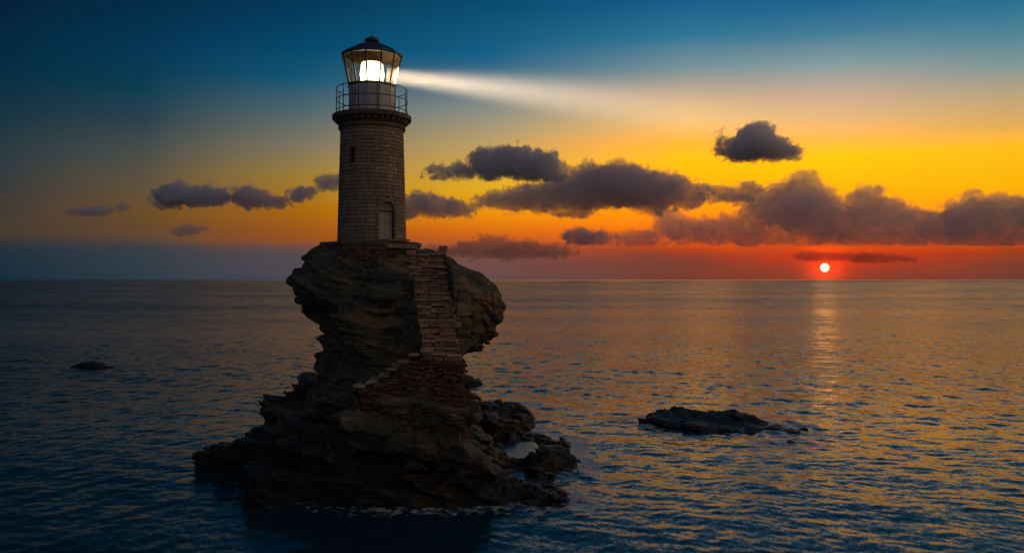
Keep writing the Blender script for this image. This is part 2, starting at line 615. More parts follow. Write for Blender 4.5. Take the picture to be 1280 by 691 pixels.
g.put(s2.inputs[2], gl.outputs[0])
g.put(g.n('ShaderNodeOutputMaterial').inputs[0], s2.outputs[0])
M_GLASS = m

m, g = new_mat('lit_fresnel_lens')
em = g.n('ShaderNodeEmission')
em.inputs[0].default_value = (1.0, 0.80, 0.50, 1)
lz = g.sep(g.n('ShaderNodeTexCoord').outputs['Object'])[2]
g.put(em.inputs[1], g.rng(g.m('ABSOLUTE', g.m('SUBTRACT', lz, 20.17)), 0.15, 0.62, 10.0, 2.0))
g.put(g.n('ShaderNodeOutputMaterial').inputs[0], em.outputs[0])
M_LENS = m

# ------------------------------------------------------------------ rock islet (terrain under the lighthouse)
AX, AY = (465 - 640) / F * 41.7, 41.7      # axis of the lighthouse on the sea

PROF = np.array([  # z, left, right, front, back
    (12.2, 1.8, 2.4, 2.2, 2.4), (11.5, 2.3, 2.8, 2.6, 2.8), (11.2, 2.8, 3.3, 2.9, 3.4), (10.6, 3.75, 4.1, 3.3, 4.0), (10.0, 4.15, 5.0, 3.6, 4.6),
    (9.6, 4.3, 5.6, 3.9, 5.0), (8.9, 4.15, 6.4, 4.2, 5.2), (8.0, 3.6, 6.75, 4.5, 5.2), (7.2, 3.2, 6.6, 4.7, 5.0),
    (6.4, 3.0, 6.1, 4.9, 4.6), (5.7, 2.8, 5.7, 5.1, 4.3), (5.1, 2.7, 5.1, 5.4, 4.1), (4.4, 2.75, 5.3, 5.8, 4.2),
    (3.8, 3.0, 5.2, 6.1, 4.4), (2.5, 3.9, 5.6, 6.8, 5.0), (1.2, 4.6, 6.3, 7.5, 5.6), (0.0, 5.0, 6.9, 8.0, 6.0), (-2.0, 5.4, 7.2, 8.4, 6.4)])[::-1]


def sd_box(x, y, z, c, h, rz=0.0, ty=0.0, tx=0.0, rnd=0.25):
    X, Y, Z = x - c[0], y - c[1], z - c[2]
    cr, sr = math.cos(R(rz)), math.sin(R(rz))
    X, Y = X * cr + Y * sr, -X * sr + Y * cr
    c2, s2 = math.cos(R(ty)), math.sin(R(ty))
    X, Z = X * c2 - Z * s2, X * s2 + Z * c2
    c3, s3 = math.cos(R(tx)), math.sin(R(tx))
    Y, Z = Y * c3 + Z * s3, -Y * s3 + Z * c3
    qx, qy, qz = np.abs(X) - h[0] + rnd, np.abs(Y) - h[1] + rnd, np.abs(Z) - h[2] + rnd
    return (np.sqrt(np.maximum(qx, 0) ** 2 + np.maximum(qy, 0) ** 2 + np.maximum(qz, 0) ** 2)
            + np.minimum(np.maximum(qx, np.maximum(qy, qz)), 0) - rnd)


BLOCKS = [  # centre, half size, turn, tilt about y, tilt about x, union softness
    ((-3.9, 0.0, 1.25), (1.9, 2.6, 2.0), 8, 3, 0, 0.35),
    ((-5.0, -0.9, 0.7), (1.7, 1.9, 1.3), -10, -6, 0, 0.35),
    ((-6.6, -0.2, 0.15), (2.1, 1.4, 0.85), 6, -8, 0, 0.3),
    ((-1.2, -5.6, 0.3), (3.4, 2.3, 1.2), 6, 3, 4, 0.4),
    ((-2.0, -3.2, 1.6), (2.2, 2.4, 1.1), -12, -4, 3, 0.35),
    ((-0.6, -4.2, 3.0), (1.5, 1.5, 0.8), 14, 4, 2, 0.3),
    ((4.25, -5.0, 4.75), (1.65, 2.0, 0.55), 5, 3, 2, 0.15),
    ((4.3, -5.25, 3.45), (1.9, 2.2, 0.6), -6, -2, 0, 0.15),
    ((4.2, -5.6, 2.2), (2.6, 2.3, 0.5), 4, 3, 1, 0.15),
    ((3.7, -6.4, 1.15), (1.9, 1.9, 0.42), -5, 1, 2, 0.12),
    ((5.0, -5.4, 0.10), (4.5, 3.1, 0.68), 5, 5, 0, 0.3),
    ((6.9, -3.2, 0.7), (2.0, 3.0, 1.0), -12, 12, 0, 0.35),
    ((8.2, 1.4, 0.05), (2.3, 4.0, 0.62), -8, 2, 0, 0.25),
    ((9.2, -1.2, 0.0), (1.5, 1.3, 0.6), 20, 8, 0, 0.25),
    ((6.5, 7.6, 0.3), (1.5, 3.6, 1.15), -14, 10, 0, 0.3),
    ((-0.5, 3.5, 2.0), (4.5, 2.6, 2.2), 5, 0, 0, 0.5),
    ((1.0, -5.9, 3.1), (1.3, 1.55, 0.95), 8, 8, 3, 0.2),
    ((2.6, -5.9, 3.9), (1.0, 1.5, 0.7), -6, 4, 3, 0.2),
]
POOL = (7.75, 1.0, 0.44)

STAIR_N = 15
ST_TOP, ST_BOT = Vector((3.15, -2.95, 10.72)), Vector((4.25, -6.75, 6.25))


def rock_base(x, y, z):
    L, Rr, Fr, Bk = (np.interp(z, PROF[:, 0], PROF[:, k]).astype(np.float32) for k in (1, 2, 3, 4))
    rx = np.where(x < 0, L, Rr)
    ry = np.where(y < 0, Fr, Bk)
    p = 2.4
    q = ((np.abs(x) / rx) ** p + (np.abs(y) / ry) ** p) ** (1 / p)
    d = (q - 1) * np.minimum(rx, ry) * 0.85
    # forward bulge that carries the staircase, and the big rounded right shoulder
    e = np.sqrt(((x - 3.9) / 2.3) ** 2 + ((y + 2.9) / 3.5) ** 2 + ((z - 7.4) / 3.3) ** 2)
    d = smin(d, (e - 1) * 2.3, 0.5)
    e = np.sqrt(((x - 4.55) / 2.55) ** 2 + ((y + 0.9) / 3.6) ** 2 + ((z - 8.05) / 2.35) ** 2)
    d = smin(d, (e - 1) * 2.35, 0.8)
    e = np.sqrt(((x - 1.3) / 1.9) ** 2 + ((y + 2.6) / 2.3) ** 2 + ((z - 8.6) / 2.3) ** 2)
    d = smin(d, (e - 1) * 1.9, 0.5)
    for c, h, rz, ty, tx, k in BLOCKS:
        d = smin(d, sd_box(x, y, z, c, h, rz, ty, tx), k)
    # undercuts: the dark hollow below the head on the left, the notch below the right shoulder, the cleft by the lower stairs
    for (hx, hy, hz_, rx_, ry_, rz_) in ((-3.0, -3.8, 6.5, 2.2, 2.8, 2.0), (-1.2, -5.6, 5.6, 1.6, 1.4, 1.1), (6.1, -2.2, 5.55, 1.6, 2.6, 0.5), (5.9, -3.6, 4.05, 1.3, 2.0, 0.3), (-5.6, -2.6, 2.4, 1.6, 1.3, 0.45)):
        e = np.sqrt(((x - hx) / rx_) ** 2 + ((y - hy) / ry_) ** 2 + ((z - hz_) / rz_) ** 2)
        d = smax(d, -(e - 1) * min(rx_, ry_, rz_), 0.35)
    hpl = 0.62 + 1.0 * np.clip(y - 4.6, 0, 1.3) - 0.16 * np.clip(-0.8 - y, 0, 1) + 1.05 * np.clip(7.2 - x, 0, 3) - 0.10 * np.clip(x - 8.8, 0, 3)
    d = smax(d, -np.maximum(hpl - z, z - 2.6) * 0.7, 0.15)
    top = 11.45 - 0.62 * np.clip((x + 1.6) / 1.6, 0, 1) * np.clip((1.5 - y) / 2.0, 0, 1)
    return smax(d, z - top, 0.25)


def rock_detail(x, y, z, d):
    # layered schist: warped, tilted beds that stand proud by uneven amounts
    warp = fbm(x * 0.22, y * 0.22, z * 0.22, 11, 3)
    w = z + 0.20 * x + 0.05 * y + 1.1 * warp

    def beds(t, lat, seed, sharp):
        q = w / t
        f = np.floor(q)
        fr = q - f
        fr = np.clip((fr - 0.5) * sharp + 0.5, 0, 1)
        return vn(x * lat, y * lat, f + fr, seed)
    b1 = beds(0.75, 0.33, 21, 5.0)
    b2 = beds(0.27, 0.7, 22, 4.0)
    b3 = beds(0.12, 1.3, 23, 2.0)
    big = fbm(x * 0.3, y * 0.3, z * 0.4, 31, 3)
    mid = fbm(x * 1.1, y * 1.1, z * 1.6, 41, 4)
    crack = np.abs(vn(x * 0.55 + 3, y * 0.55, z * 0.18 + warp, 51))
    crack = np.clip(1 - crack / 0.07, 0, 1)
    wx, wy = x + 0.35 * mid, y + 0.35 * vn(x * 0.9, y * 0.9, z * 0.9, 61)
    ca_, sa_ = math.cos(0.5), math.sin(0.5)
    blk = _hash(np.floor((wx * ca_ + wy * sa_) / 1.25).astype(np.int64), np.floor((wy * ca_ - wx * sa_) / 1.0).astype(np.int64), np.floor(w / 0.42).astype(np.int64), 71)
    blk2 = _hash(np.floor((wx * ca_ - wy * sa_) / 0.55).astype(np.int64), np.floor((wy * ca_ + wx * sa_) / 0.5).astype(np.int64), np.floor(w / 0.2).astype(np.int64), 72)
    low = np.clip((5.5 - z) / 3.0, 0, 1)            # crags are rougher lower down
    amp = (0.74 + 0.55 * low) * np.where((x > 6.4) & (z < 1.8), 0.5, 1.0) * (1 - 0.5 * np.clip((x - 2.5) / 2, 0, 1) * np.clip((z - 5.8) / 1.2, 0, 1))
    return d + 0.26 - amp * (0.26 * b1 + 0.20 * b2 + 0.10 * b3) - (0.16 + 0.16 * low) * big - (0.11 + 0.08 * low) * mid + 0.16 * crack - (0.08 + 0.11 * low) * blk - (0.04 + 0.07 * low) * blk2


h = 0.085
ox, oy, oz = -9.7, -9.6, -0.9
gx = np.arange(ox, 12.0, h, dtype=np.float32)
gy = np.arange(oy, 12.4, h, dtype=np.float32)
gz = np.arange(oz, 12.0, h, dtype=np.float32)
# coarse pass, then detail only near the surface
cf = 3
cx, cy, cz = gx[::cf], gy[::cf], gz[::cf]
CX, CY, CZ = np.meshgrid(cx, cy, cz, indexing='ij')
cd = rock_base(CX, CY, CZ)
near = np.abs(cd) < 1.35
val = np.repeat(np.repeat(np.repeat(cd, cf, 0), cf, 1), cf, 2)[:len(gx), :len(gy), :len(gz)].astype(np.float32)
nm = np.repeat(np.repeat(np.repeat(near, cf, 0), cf, 1), cf, 2)[:len(gx), :len(gy), :len(gz)]
I, J, K = np.nonzero(nm)
px_, py_, pz_ = gx[I], gy[J], gz[K]
dd = rock_detail(px_, py_, pz_, rock_base(px_, py_, pz_))
# ledge cut for the plinth, the staircase and the tide pool
stn = (ST_BOT - ST_TOP).normalized()
run = np.clip((ST_TOP.y - py_) / (ST_TOP.y - ST_BOT.y), -0.3, 1.25)
line_z = ST_TOP.z + (ST_BOT.z - ST_TOP.z) * run
mid_x = ST_TOP.x + (ST_BOT.x - ST_TOP.x) * run
cut = np.maximum(np.maximum(line_z - 0.55 - pz_, np.abs(px_ - mid_x) - 0.84), py_ + 2.4)
dd = np.maximum(dd, -cut * 0.7)
pit = np.sqrt(((px_ - POOL[0]) / 1.15) ** 2 + ((py_ - POOL[1]) / 2.1) ** 2 + ((pz_ - POOL[2] - 0.15) / 0.5) ** 2)
pit = np.minimum(pit, np.sqrt(((px_ - 6.75) / 0.45) ** 2 + ((py_ - 3.6) / 1.1) ** 2 + ((pz_ - POOL[2] - 0.15) / 0.5) ** 2))
pit = pit + 0.25 * fbm(px_ * 1.2, py_ * 1.2, pz_ * 0, 79, 3)
dd = np.maximum(dd, -(pit - 1) * 0.5)
val[I, J, K] = dd
val[0], val[-1], val[:, 0], val[:, -1], val[:, :, 0], val[:, :, -1] = 1, 1, 1, 1, 1, 1
V, Q = surface_nets(val, (ox, oy, oz), h)
# keep the height of the waterline distance field for the surf
zi = int((0.05 - oz) / h)
WL = rock_base(*np.meshgrid(gx[::2], gy[::2], np.array([0.1], np.float32), indexing='ij'))[:, :, 0] + 0.2
del val, nm, CX, CY, CZ, dd

islet = empty('rock_islet', (AX, AY, 0))
tag(islet, 'tall layered rock stack with overhanging head carrying the lighthouse', 'rock')
zc = V[Q].mean(1)[:, 2]
for nm_, sel in (('rock_pillar', zc >= 3.9), ('rock_shelf', zc < 3.9)):
    q = Q[sel]
    u, inv = np.unique(q, return_inverse=True)
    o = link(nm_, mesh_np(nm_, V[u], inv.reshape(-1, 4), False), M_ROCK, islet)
    if nm_ == 'rock_shelf':
        o['label'] = 'dark wet ledges at the foot of the rock'

m, g = new_mat('still_pool_water')
principled(g, (0.02, 0.018, 0.015), 0.12, bump(g, g.noise(g.n('ShaderNodeNewGeometry').outputs['Position'], 3.5, 4), 0.5, 0.05), IOR=1.33)
M_POOL = m
mb = MB()
pts = []
for k in range(40):
    a = 2 * math.pi * k / 40
    pts.append((1.25 * math.cos(a) - 0.25, 2.6 * math.sin(a) + 0.6, 0.0))
mb.add(pts, [tuple(range(40))])
pool = mb.build('tide_pool', M_POOL, None, loc=(AX + POOL[0], AY + POOL[1], POOL[2] - 0.02))
tag(pool, kind='structure')


# ------------------------------------------------------------------ low reefs in the sea
def reef(name, label, centre, half, rz, top, seed, hh, mat, dome=False):
    ex = max(half) + 0.8
    g1 = np.arange(-ex, ex, hh, dtype=np.float32)
    g3 = np.arange(-0.7, top + 0.9, hh, dtype=np.float32)
    X, Y, Z = np.meshgrid(g1, g1, g3, indexing='ij')
    cr, sr = math.cos(R(rz)), math.sin(R(rz))
    U, Wd = X * cr + Y * sr, -X * sr + Y * cr
    q = np.sqrt((U / half[0]) ** 2 + (Wd / half[1]) ** 2)
    u = U / half[0]
    # back edge higher, sloping down to the near side and to the far end
    hgt = top * np.clip(1.1 - 0.62 * (u + 0.75), 0.18, 1.05) * np.clip(0.75 + 0.45 * Wd / half[1], 0.2, 1.1)
    if dome:
        hgt = top * (1.15 - 0.95 * q)
    edge = (q - 1) * min(half) * 0.8
    d = smax(edge, (Z - hgt) * 0.9, 0.35)
    warp = fbm(X * 0.3 + seed, Y * 0.3, Z * 0.3, seed, 3)
    w = Z - 0.25 * Wd + 0.1 * U + 0.6 * warp
    qf = np.floor(w / 0.22)
    fr = np.clip((w / 0.22 - qf - 0.5) * 3 + 0.5, 0, 1)
    d = d - 0.20 * vn(U * 0.35, Wd * 0.9, qf + fr, seed + 2) - 0.26 * fbm(X * 0.5, Y * 0.5, Z * 0.8, seed + 5, 3) - 0.14 * fbm(X * 1.7, Y * 1.7, Z * 2.2, seed + 8, 3)
    d[0], d[-1], d[:, 0], d[:, -1], d[:, :, 0], d[:, :, -1] = 1, 1, 1, 1, 1, 1
    V_, Q_ = surface_nets(d, (-ex, -ex, -0.7), hh)
    o = link(name, mesh_np(name, V_, Q_), mat, None, (centre[0], centre[1], 0))
    tag(o, label, 'rock')
    return (centre[0], centre[1], half, rz)


REEFS = [
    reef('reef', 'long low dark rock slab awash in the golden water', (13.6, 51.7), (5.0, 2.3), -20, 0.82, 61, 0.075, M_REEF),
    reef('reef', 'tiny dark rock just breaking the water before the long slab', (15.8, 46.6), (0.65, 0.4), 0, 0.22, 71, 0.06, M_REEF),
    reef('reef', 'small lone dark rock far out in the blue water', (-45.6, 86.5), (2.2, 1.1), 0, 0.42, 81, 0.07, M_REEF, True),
]


# ------------------------------------------------------------------ sea
def sea_mesh():
    az_in = np.linspace(-46, 46, 1000)
    az_out = np.linspace(46, 314, 90)[1:-1]
    azs = np.radians(np.concatenate([az_in, az_out]))
    rows = np.concatenate([np.arange(560, 330, -3.0), np.arange(330, 6, -0.75), np.geomspace(6, 0.16, 34)])
    D = CAMZ * F / rows
    A, DD = np.meshgrid(azs, D, indexing='ij')
    X, Y = DD * np.sin(A), DD * np.cos(A)
    cell = np.maximum(DD * DD * 0.75 / (CAMZ * F), DD * R(0.1))
    Z = np.zeros_like(X)
    DX = np.zeros_like(X)
    DY = np.zeros_like(X)
    rng = np.random.default_rng(3)
    for k in range(90):
        lam = 0.5 * (26 / 0.5) ** (k / 89.0) * rng.uniform(0.9, 1.1)
        th = R(rng.normal(250, 46))                # travelling towards the camera and a little left
        kx, ky = math.cos(th) * 2 * math.pi / lam, math.sin(th) * 2 * math.pi / lam
        amp = 0.0125 * lam ** 0.85 * rng.uniform(0.5, 1.4) * (1.0 if lam < 1.5 else (1.5 / lam) ** 0.62)
        amp *= np.clip(0.12 + 0.17 * (DD - 35) / 40, 0.11, 0.38)
        wgt = np.clip(lam / (2.4 * cell) - 0.6, 0, 1)
        if wgt.max() <= 0:
            continue
        ph = kx * X + ky * Y + rng.uniform(0, 6.283)
        Z += wgt * amp * np.sin(ph)
        DX += wgt * amp * 0.85 * math.cos(th) * np.cos(ph)
        DY += wgt * amp * 0.85 * math.sin(th) * np.cos(ph)
    # gusts: patches of rougher and calmer water
    gust = 0.85 + 0.45 * fbm(X * 0.035, Y * 0.035, X * 0, 91, 3)
    Z *= gust
    X2, Y2 = X + DX * gust, Y + DY * gust
    # surf round the rocks
    dist = np.full(X.shape, 50.0)
    fx = (X - AX - gx[0]) / (2 * h)
    fy = (Y - AY - gy[0]) / (2 * h)
    ok = (fx >= 0) & (fy >= 0) & (fx < WL.shape[0] - 1) & (fy < WL.shape[1] - 1)
    dist[ok] = WL[fx[ok].astype(int), fy[ok].astype(int)]
    for (cx_, cy_, hf, rz) in REEFS:
        cr, sr = math.cos(R(rz)), math.sin(R(rz))
        U = (X - cx_) * cr + (Y - cy_) * sr
        Wd = -(X - cx_) * sr + (Y - cy_) * cr
        dist = np.minimum(dist, (np.sqrt((U / hf[0]) ** 2 + (Wd / hf[1]) ** 2) - 1) * min(hf) * 1.1)
    n = fbm(X * 0.35, Y * 0.35, X * 0, 95, 3)
    foam = np.clip(1.0 - (dist - 0.3) / (2.8 + 2.2 * n), 0, 1)
    foam *= np.clip(0.6 + (X - AX) / 12.0, 0.3, 1)
    foam *= np.clip(0.9 + 0.7 * fbm(X * 0.16 + 5, Y * 0.16, X * 0, 97, 2), 0, 1)
    Z += np.clip(1 - np.abs(dist) / 3.0, 0, 1) * 0.12 * fbm(X * 0.8, Y * 0.8, X * 0, 99, 2)
    verts = np.stack([X2, Y2, Z], 2)
    na, nr = X.shape
    ia = np.arange(na)
    ib = (ia + 1) % na
    ir = np.arange(nr - 1)
    a = (ia[:, None] * nr + ir[None, :])
    b = (ib[:, None] * nr + ir[None, :])
    quads = np.stack([a, a + 1, b + 1, b], 2).reshape(-1, 4)
    me = mesh_np('sea', verts.reshape(-1, 3), quads)
    at = me.attributes.new('foam', 'FLOAT', 'POINT')
    at.data.foreach_set('value', foam.astype(np.float32).ravel())
    return me


m, g = new_mat('sea_water')
geo = g.n('ShaderNodeNewGeometry')
pos = geo.outputs['Position']
x, y, z = g.sep(pos)
flat = g.comb(x, y, 0.0)
far = g.v('LENGTH', flat)
c1 = g.v('SUBTRACT', g.noise(flat, 6.0, 6, 0.75, True), (0.5, 0.5, 0.5))
c3 = g.v('SUBTRACT', g.noise(flat, 0.16, 4, 0.7, True), (0.5, 0.5, 0.5))
c4 = g.v('SUBTRACT', g.noise(flat, 0.03, 5, 0.75, True), (0.5, 0.5, 0.5))
c2 = g.v('SUBTRACT', g.noise(flat, 1.0, 4, 0.65, True), (0.5, 0.5, 0.5))
calm = g.noise(g.comb(g.m('MULTIPLY', x, 0.006), g.m('MULTIPLY', y, 0.012), 2.0), 1.0, 4, 0.6)
k1 = g.m('MULTIPLY', g.rng(far, 40, 110, 0.42, 0.80), g.rng(calm, 0.35, 0.65, 0.65, 1.15))
k2 = g.m('MULTIPLY', g.rng(far, 32, 110, 0.2, 0.9), g.rng(calm, 0.35, 0.65, 0.65, 1.15))
per = g.v('ADD', g.v('SCALE', c1, k1), g.v('SCALE', c2, k2))
per = g.v('ADD', per, g.v('ADD', g.v('SCALE', c3, g.rng(far, 90, 300, 0.0, 0.95)), g.v('SCALE', c4, g.rng(far, 300, 900, 0.0, 1.0))))
per = g.v('MULTIPLY', per, (1.0, 1.0, 0.0))
nrm = g.v('NORMALIZE', g.v('ADD', geo.outputs['Normal'], per))
at = g.n('ShaderNodeAttribute', attribute_name='foam').outputs['Fac']
lace = g.noise(g.v('ADD', flat, g.v('SCALE', c2, 1.2)), 2.2, 7, 0.7)
thr = g.m('SUBTRACT', 0.68, g.m('MULTIPLY', at, 0.36))
fm = g.m('MULTIPLY', g.m('MULTIPLY', g.m('SUBTRACT', lace, thr), 7.0, clamp=True), 0.85)
fm = g.m('MULTIPLY', fm, g.rng(at, 0.02, 0.2))
col = g.mix(fm, (0.005, 0.042, 0.060), (0.82, 0.86, 0.90))
principled(g, col, g.m('MAXIMUM', g.m('MULTIPLY', fm, 0.85), g.m('MULTIPLY', g.rng(far, 30, 300, 0.16, 0.25), g.rng(calm, 0.35, 0.65, 0.8, 1.15))), nrm, IOR=1.33)
sea = link('sea', sea_mesh(), m)
tag(sea, kind='structure')

# ------------------------------------------------------------------ lighthouse
LZ = 11.42
lh = empty('lighthouse', (AX, AY, 0))
tag(lh, 'round stone lighthouse with lit lantern standing on the rock', 'lighthouse')


def cyl(u_ang, r, z):
    """angle measured from the side facing the camera, positive to the right"""
    return (r * math.sin(u_ang), -r * math.cos(u_ang), z)


TZ0, TZ1 = LZ, 17.28
def rad(z):
    return 1.77 + (1.61 - 1.77) * (z - TZ0) / (TZ1 - TZ0)


# octagonal plinth with coping
oct_ = lambda r: [(r * math.sin(R(22.5 + 45 * k)), -r * math.cos(R(22.5 + 45 * k))) for k in range(8)]
mb = MB()
ring = lambda r, z: [(x_, y_, z) for x_, y_ in oct_(r)]
vs = ring(2.62, 10.2) + ring(2.60, 11.22) + ring(2.68, 11.225) + ring(2.68, 11.40)
fs = []
for lv in range(3):
    for k in range(8):
        k2_ = (k + 1) % 8
        fs.append((lv * 8 + k, lv * 8 + k2_, lv * 8 + 8 + k2_, lv * 8 + 8 + k))
fs.append(tuple(range(24, 32)))
mb.add(vs, fs)
plinth = mb.build('plinth', M_CORN, lh)

OPEN = [  # name, centre angle, half width (m along the arc), sill z, spring z
    ('door', R(36), 0.44, LZ, 13.0),
    ('window', R(-27), 0.13, 15.42, 15.98),
]


def inside(a, z, grow=0.0):
    for _, ca, hw, z0, zs in OPEN:
        u = ((a - ca + math.pi) % (2 * math.pi) - math.pi) * rad(z)
        if z0 - grow <= z <= zs and abs(u) < hw + grow:
            return True
        if z > zs and u * u + (z - zs) ** 2 < (hw + grow) ** 2:
            return True
    return False


# tower core (mortar) with true openings
mb = MB()
NA = 360
zs_ = list(np.arange(TZ0 - 0.02, TZ1 + 0.05, 0.06))
idxm = {}
for i in range(NA):
    a = 2 * math.pi * i / NA
    a2 = 2 * math.pi * (i + 1) / NA
    for j in range(len(zs_) - 1):
        if inside((a + a2) / 2, (zs_[j] + zs_[j + 1]) / 2):
            continue
        q = []
        for aa, ii, jj in ((a, i, j), (a2, (i + 1) % NA, j), (a2, (i + 1) % NA, j + 1), (a, i, j + 1)):
            if (ii, jj) not in idxm:
                idxm[(ii, jj)] = len(mb.v)
                mb.v.append(cyl(aa, rad(zs_[jj]) - 0.03, zs_[jj]))
            q.append(idxm[(ii, jj)])
        mb.f.append(tuple(q))
tower = mb.build('tower_wall', M_MORTAR, lh, True)


def wedge(a0, a1, z0, z1, proud, seg=3, depth=0.10):
    """curved masonry block with its own uneven face"""
    m_ = MB()
    vs, fs = [], []
    j = [random.uniform(-0.006, 0.006) for _ in range(4)]
    for s in range(seg + 1):
        t = s / seg
        a = a0 + (a1 - a0) * t
        for z_, jj, edge in ((z0, (0, 1), 0), (z0 + 0.016, (0, 1), 1), (z1 - 0.016, (2, 3), 1), (z1, (2, 3), 0)):
            off = j[jj[0]] * (1 - t) + j[jj[1]] * t
            b = 0.014 if (edge and 0 < s < seg) else (0.004 if edge else -0.012)
            vs.append(cyl(a, rad(z_) + proud + off + b, z_))
        vs.append(cyl(a, rad(z1) - depth, z1))
        vs.append(cyl(a, rad(z0) - depth, z0))
    for s in range(seg):
        for k in range(6):
            k2_ = (k + 1) % 6
            fs.append((s * 6 + k, s * 6 + 6 + k, s * 6 + 6 + k2_, s * 6 + k2_))
    fs.append(tuple(range(5, -1, -1)))
    fs.append(tuple(seg * 6 + k for k in range(6)))
    return m_.add(vs, [f[::-1] if False else f for f in fs])


blocks = []
NC = 31
hC = (TZ1 - TZ0) / NC
for c in range(NC):
    z0, z1 = TZ0 + c * hC, TZ0 + (c + 1) * hC
    zm = (z0 + z1) / 2
    gaps = []
    for nm_, ca, hw, za, zs2 in OPEN:
        wd = hw + (0.16 if nm_ == 'door' else 0.03)
        if z1 > za and z0 < zs2:
            gaps.append((ca, wd / rad(zm)))
        elif z0 >= zs2 - 0.2 and zm < zs2 + wd:
            gaps.append((ca, math.sqrt(max(0.0, wd * wd - (zm - zs2) ** 2)) / rad(zm)))
    edges = []
    start = random.uniform(0, 2 * math.pi)
    if gaps:
        gaps.sort()
        spans = []
        for k, (ca, w_) in enumerate(gaps):
            nxt = gaps[(k + 1) % len(gaps)]
            e = nxt[0] - nxt[1] + (2 * math.pi if k == len(gaps) - 1 else 0)
            spans.append((ca + w_, e))
    else:
        spans = [(start, start + 2 * math.pi)]
    for s0, s1 in spans:
        n_ = max(1, round((s1 - s0) * rad(zm) / random.uniform(0.34, 0.46)))
        cuts = [s0 + (s1 - s0) * (k + (random.uniform(-0.22, 0.22) if 0 < k < n_ else 0)) / n_ for k in range(n_ + 1)]
        for k in range(n_):
            g_ = 0.012 / rad(zm)
            blocks.append((cuts[k] + g_, cuts[k + 1] - g_, z0 + 0.007, z1 - 0.007))
key = lambda b: abs(((b[0] + b[1]) / 2 + math.pi) % (2 * math.pi) - math.pi)
blocks.sort(key=key)
rest = MB()
for k, b in enumerate(blocks):
    w_ = wedge(*b, random.uniform(-0.004, 0.006))
    if k < 300:
        w_.build('stone_block', M_TOWER, tower)
    else:
        rest.add(w_.v, w_.f)
o = rest.build('side_and_back_masonry', M_TOWER, tower)
o['kind'] = 'stuff'

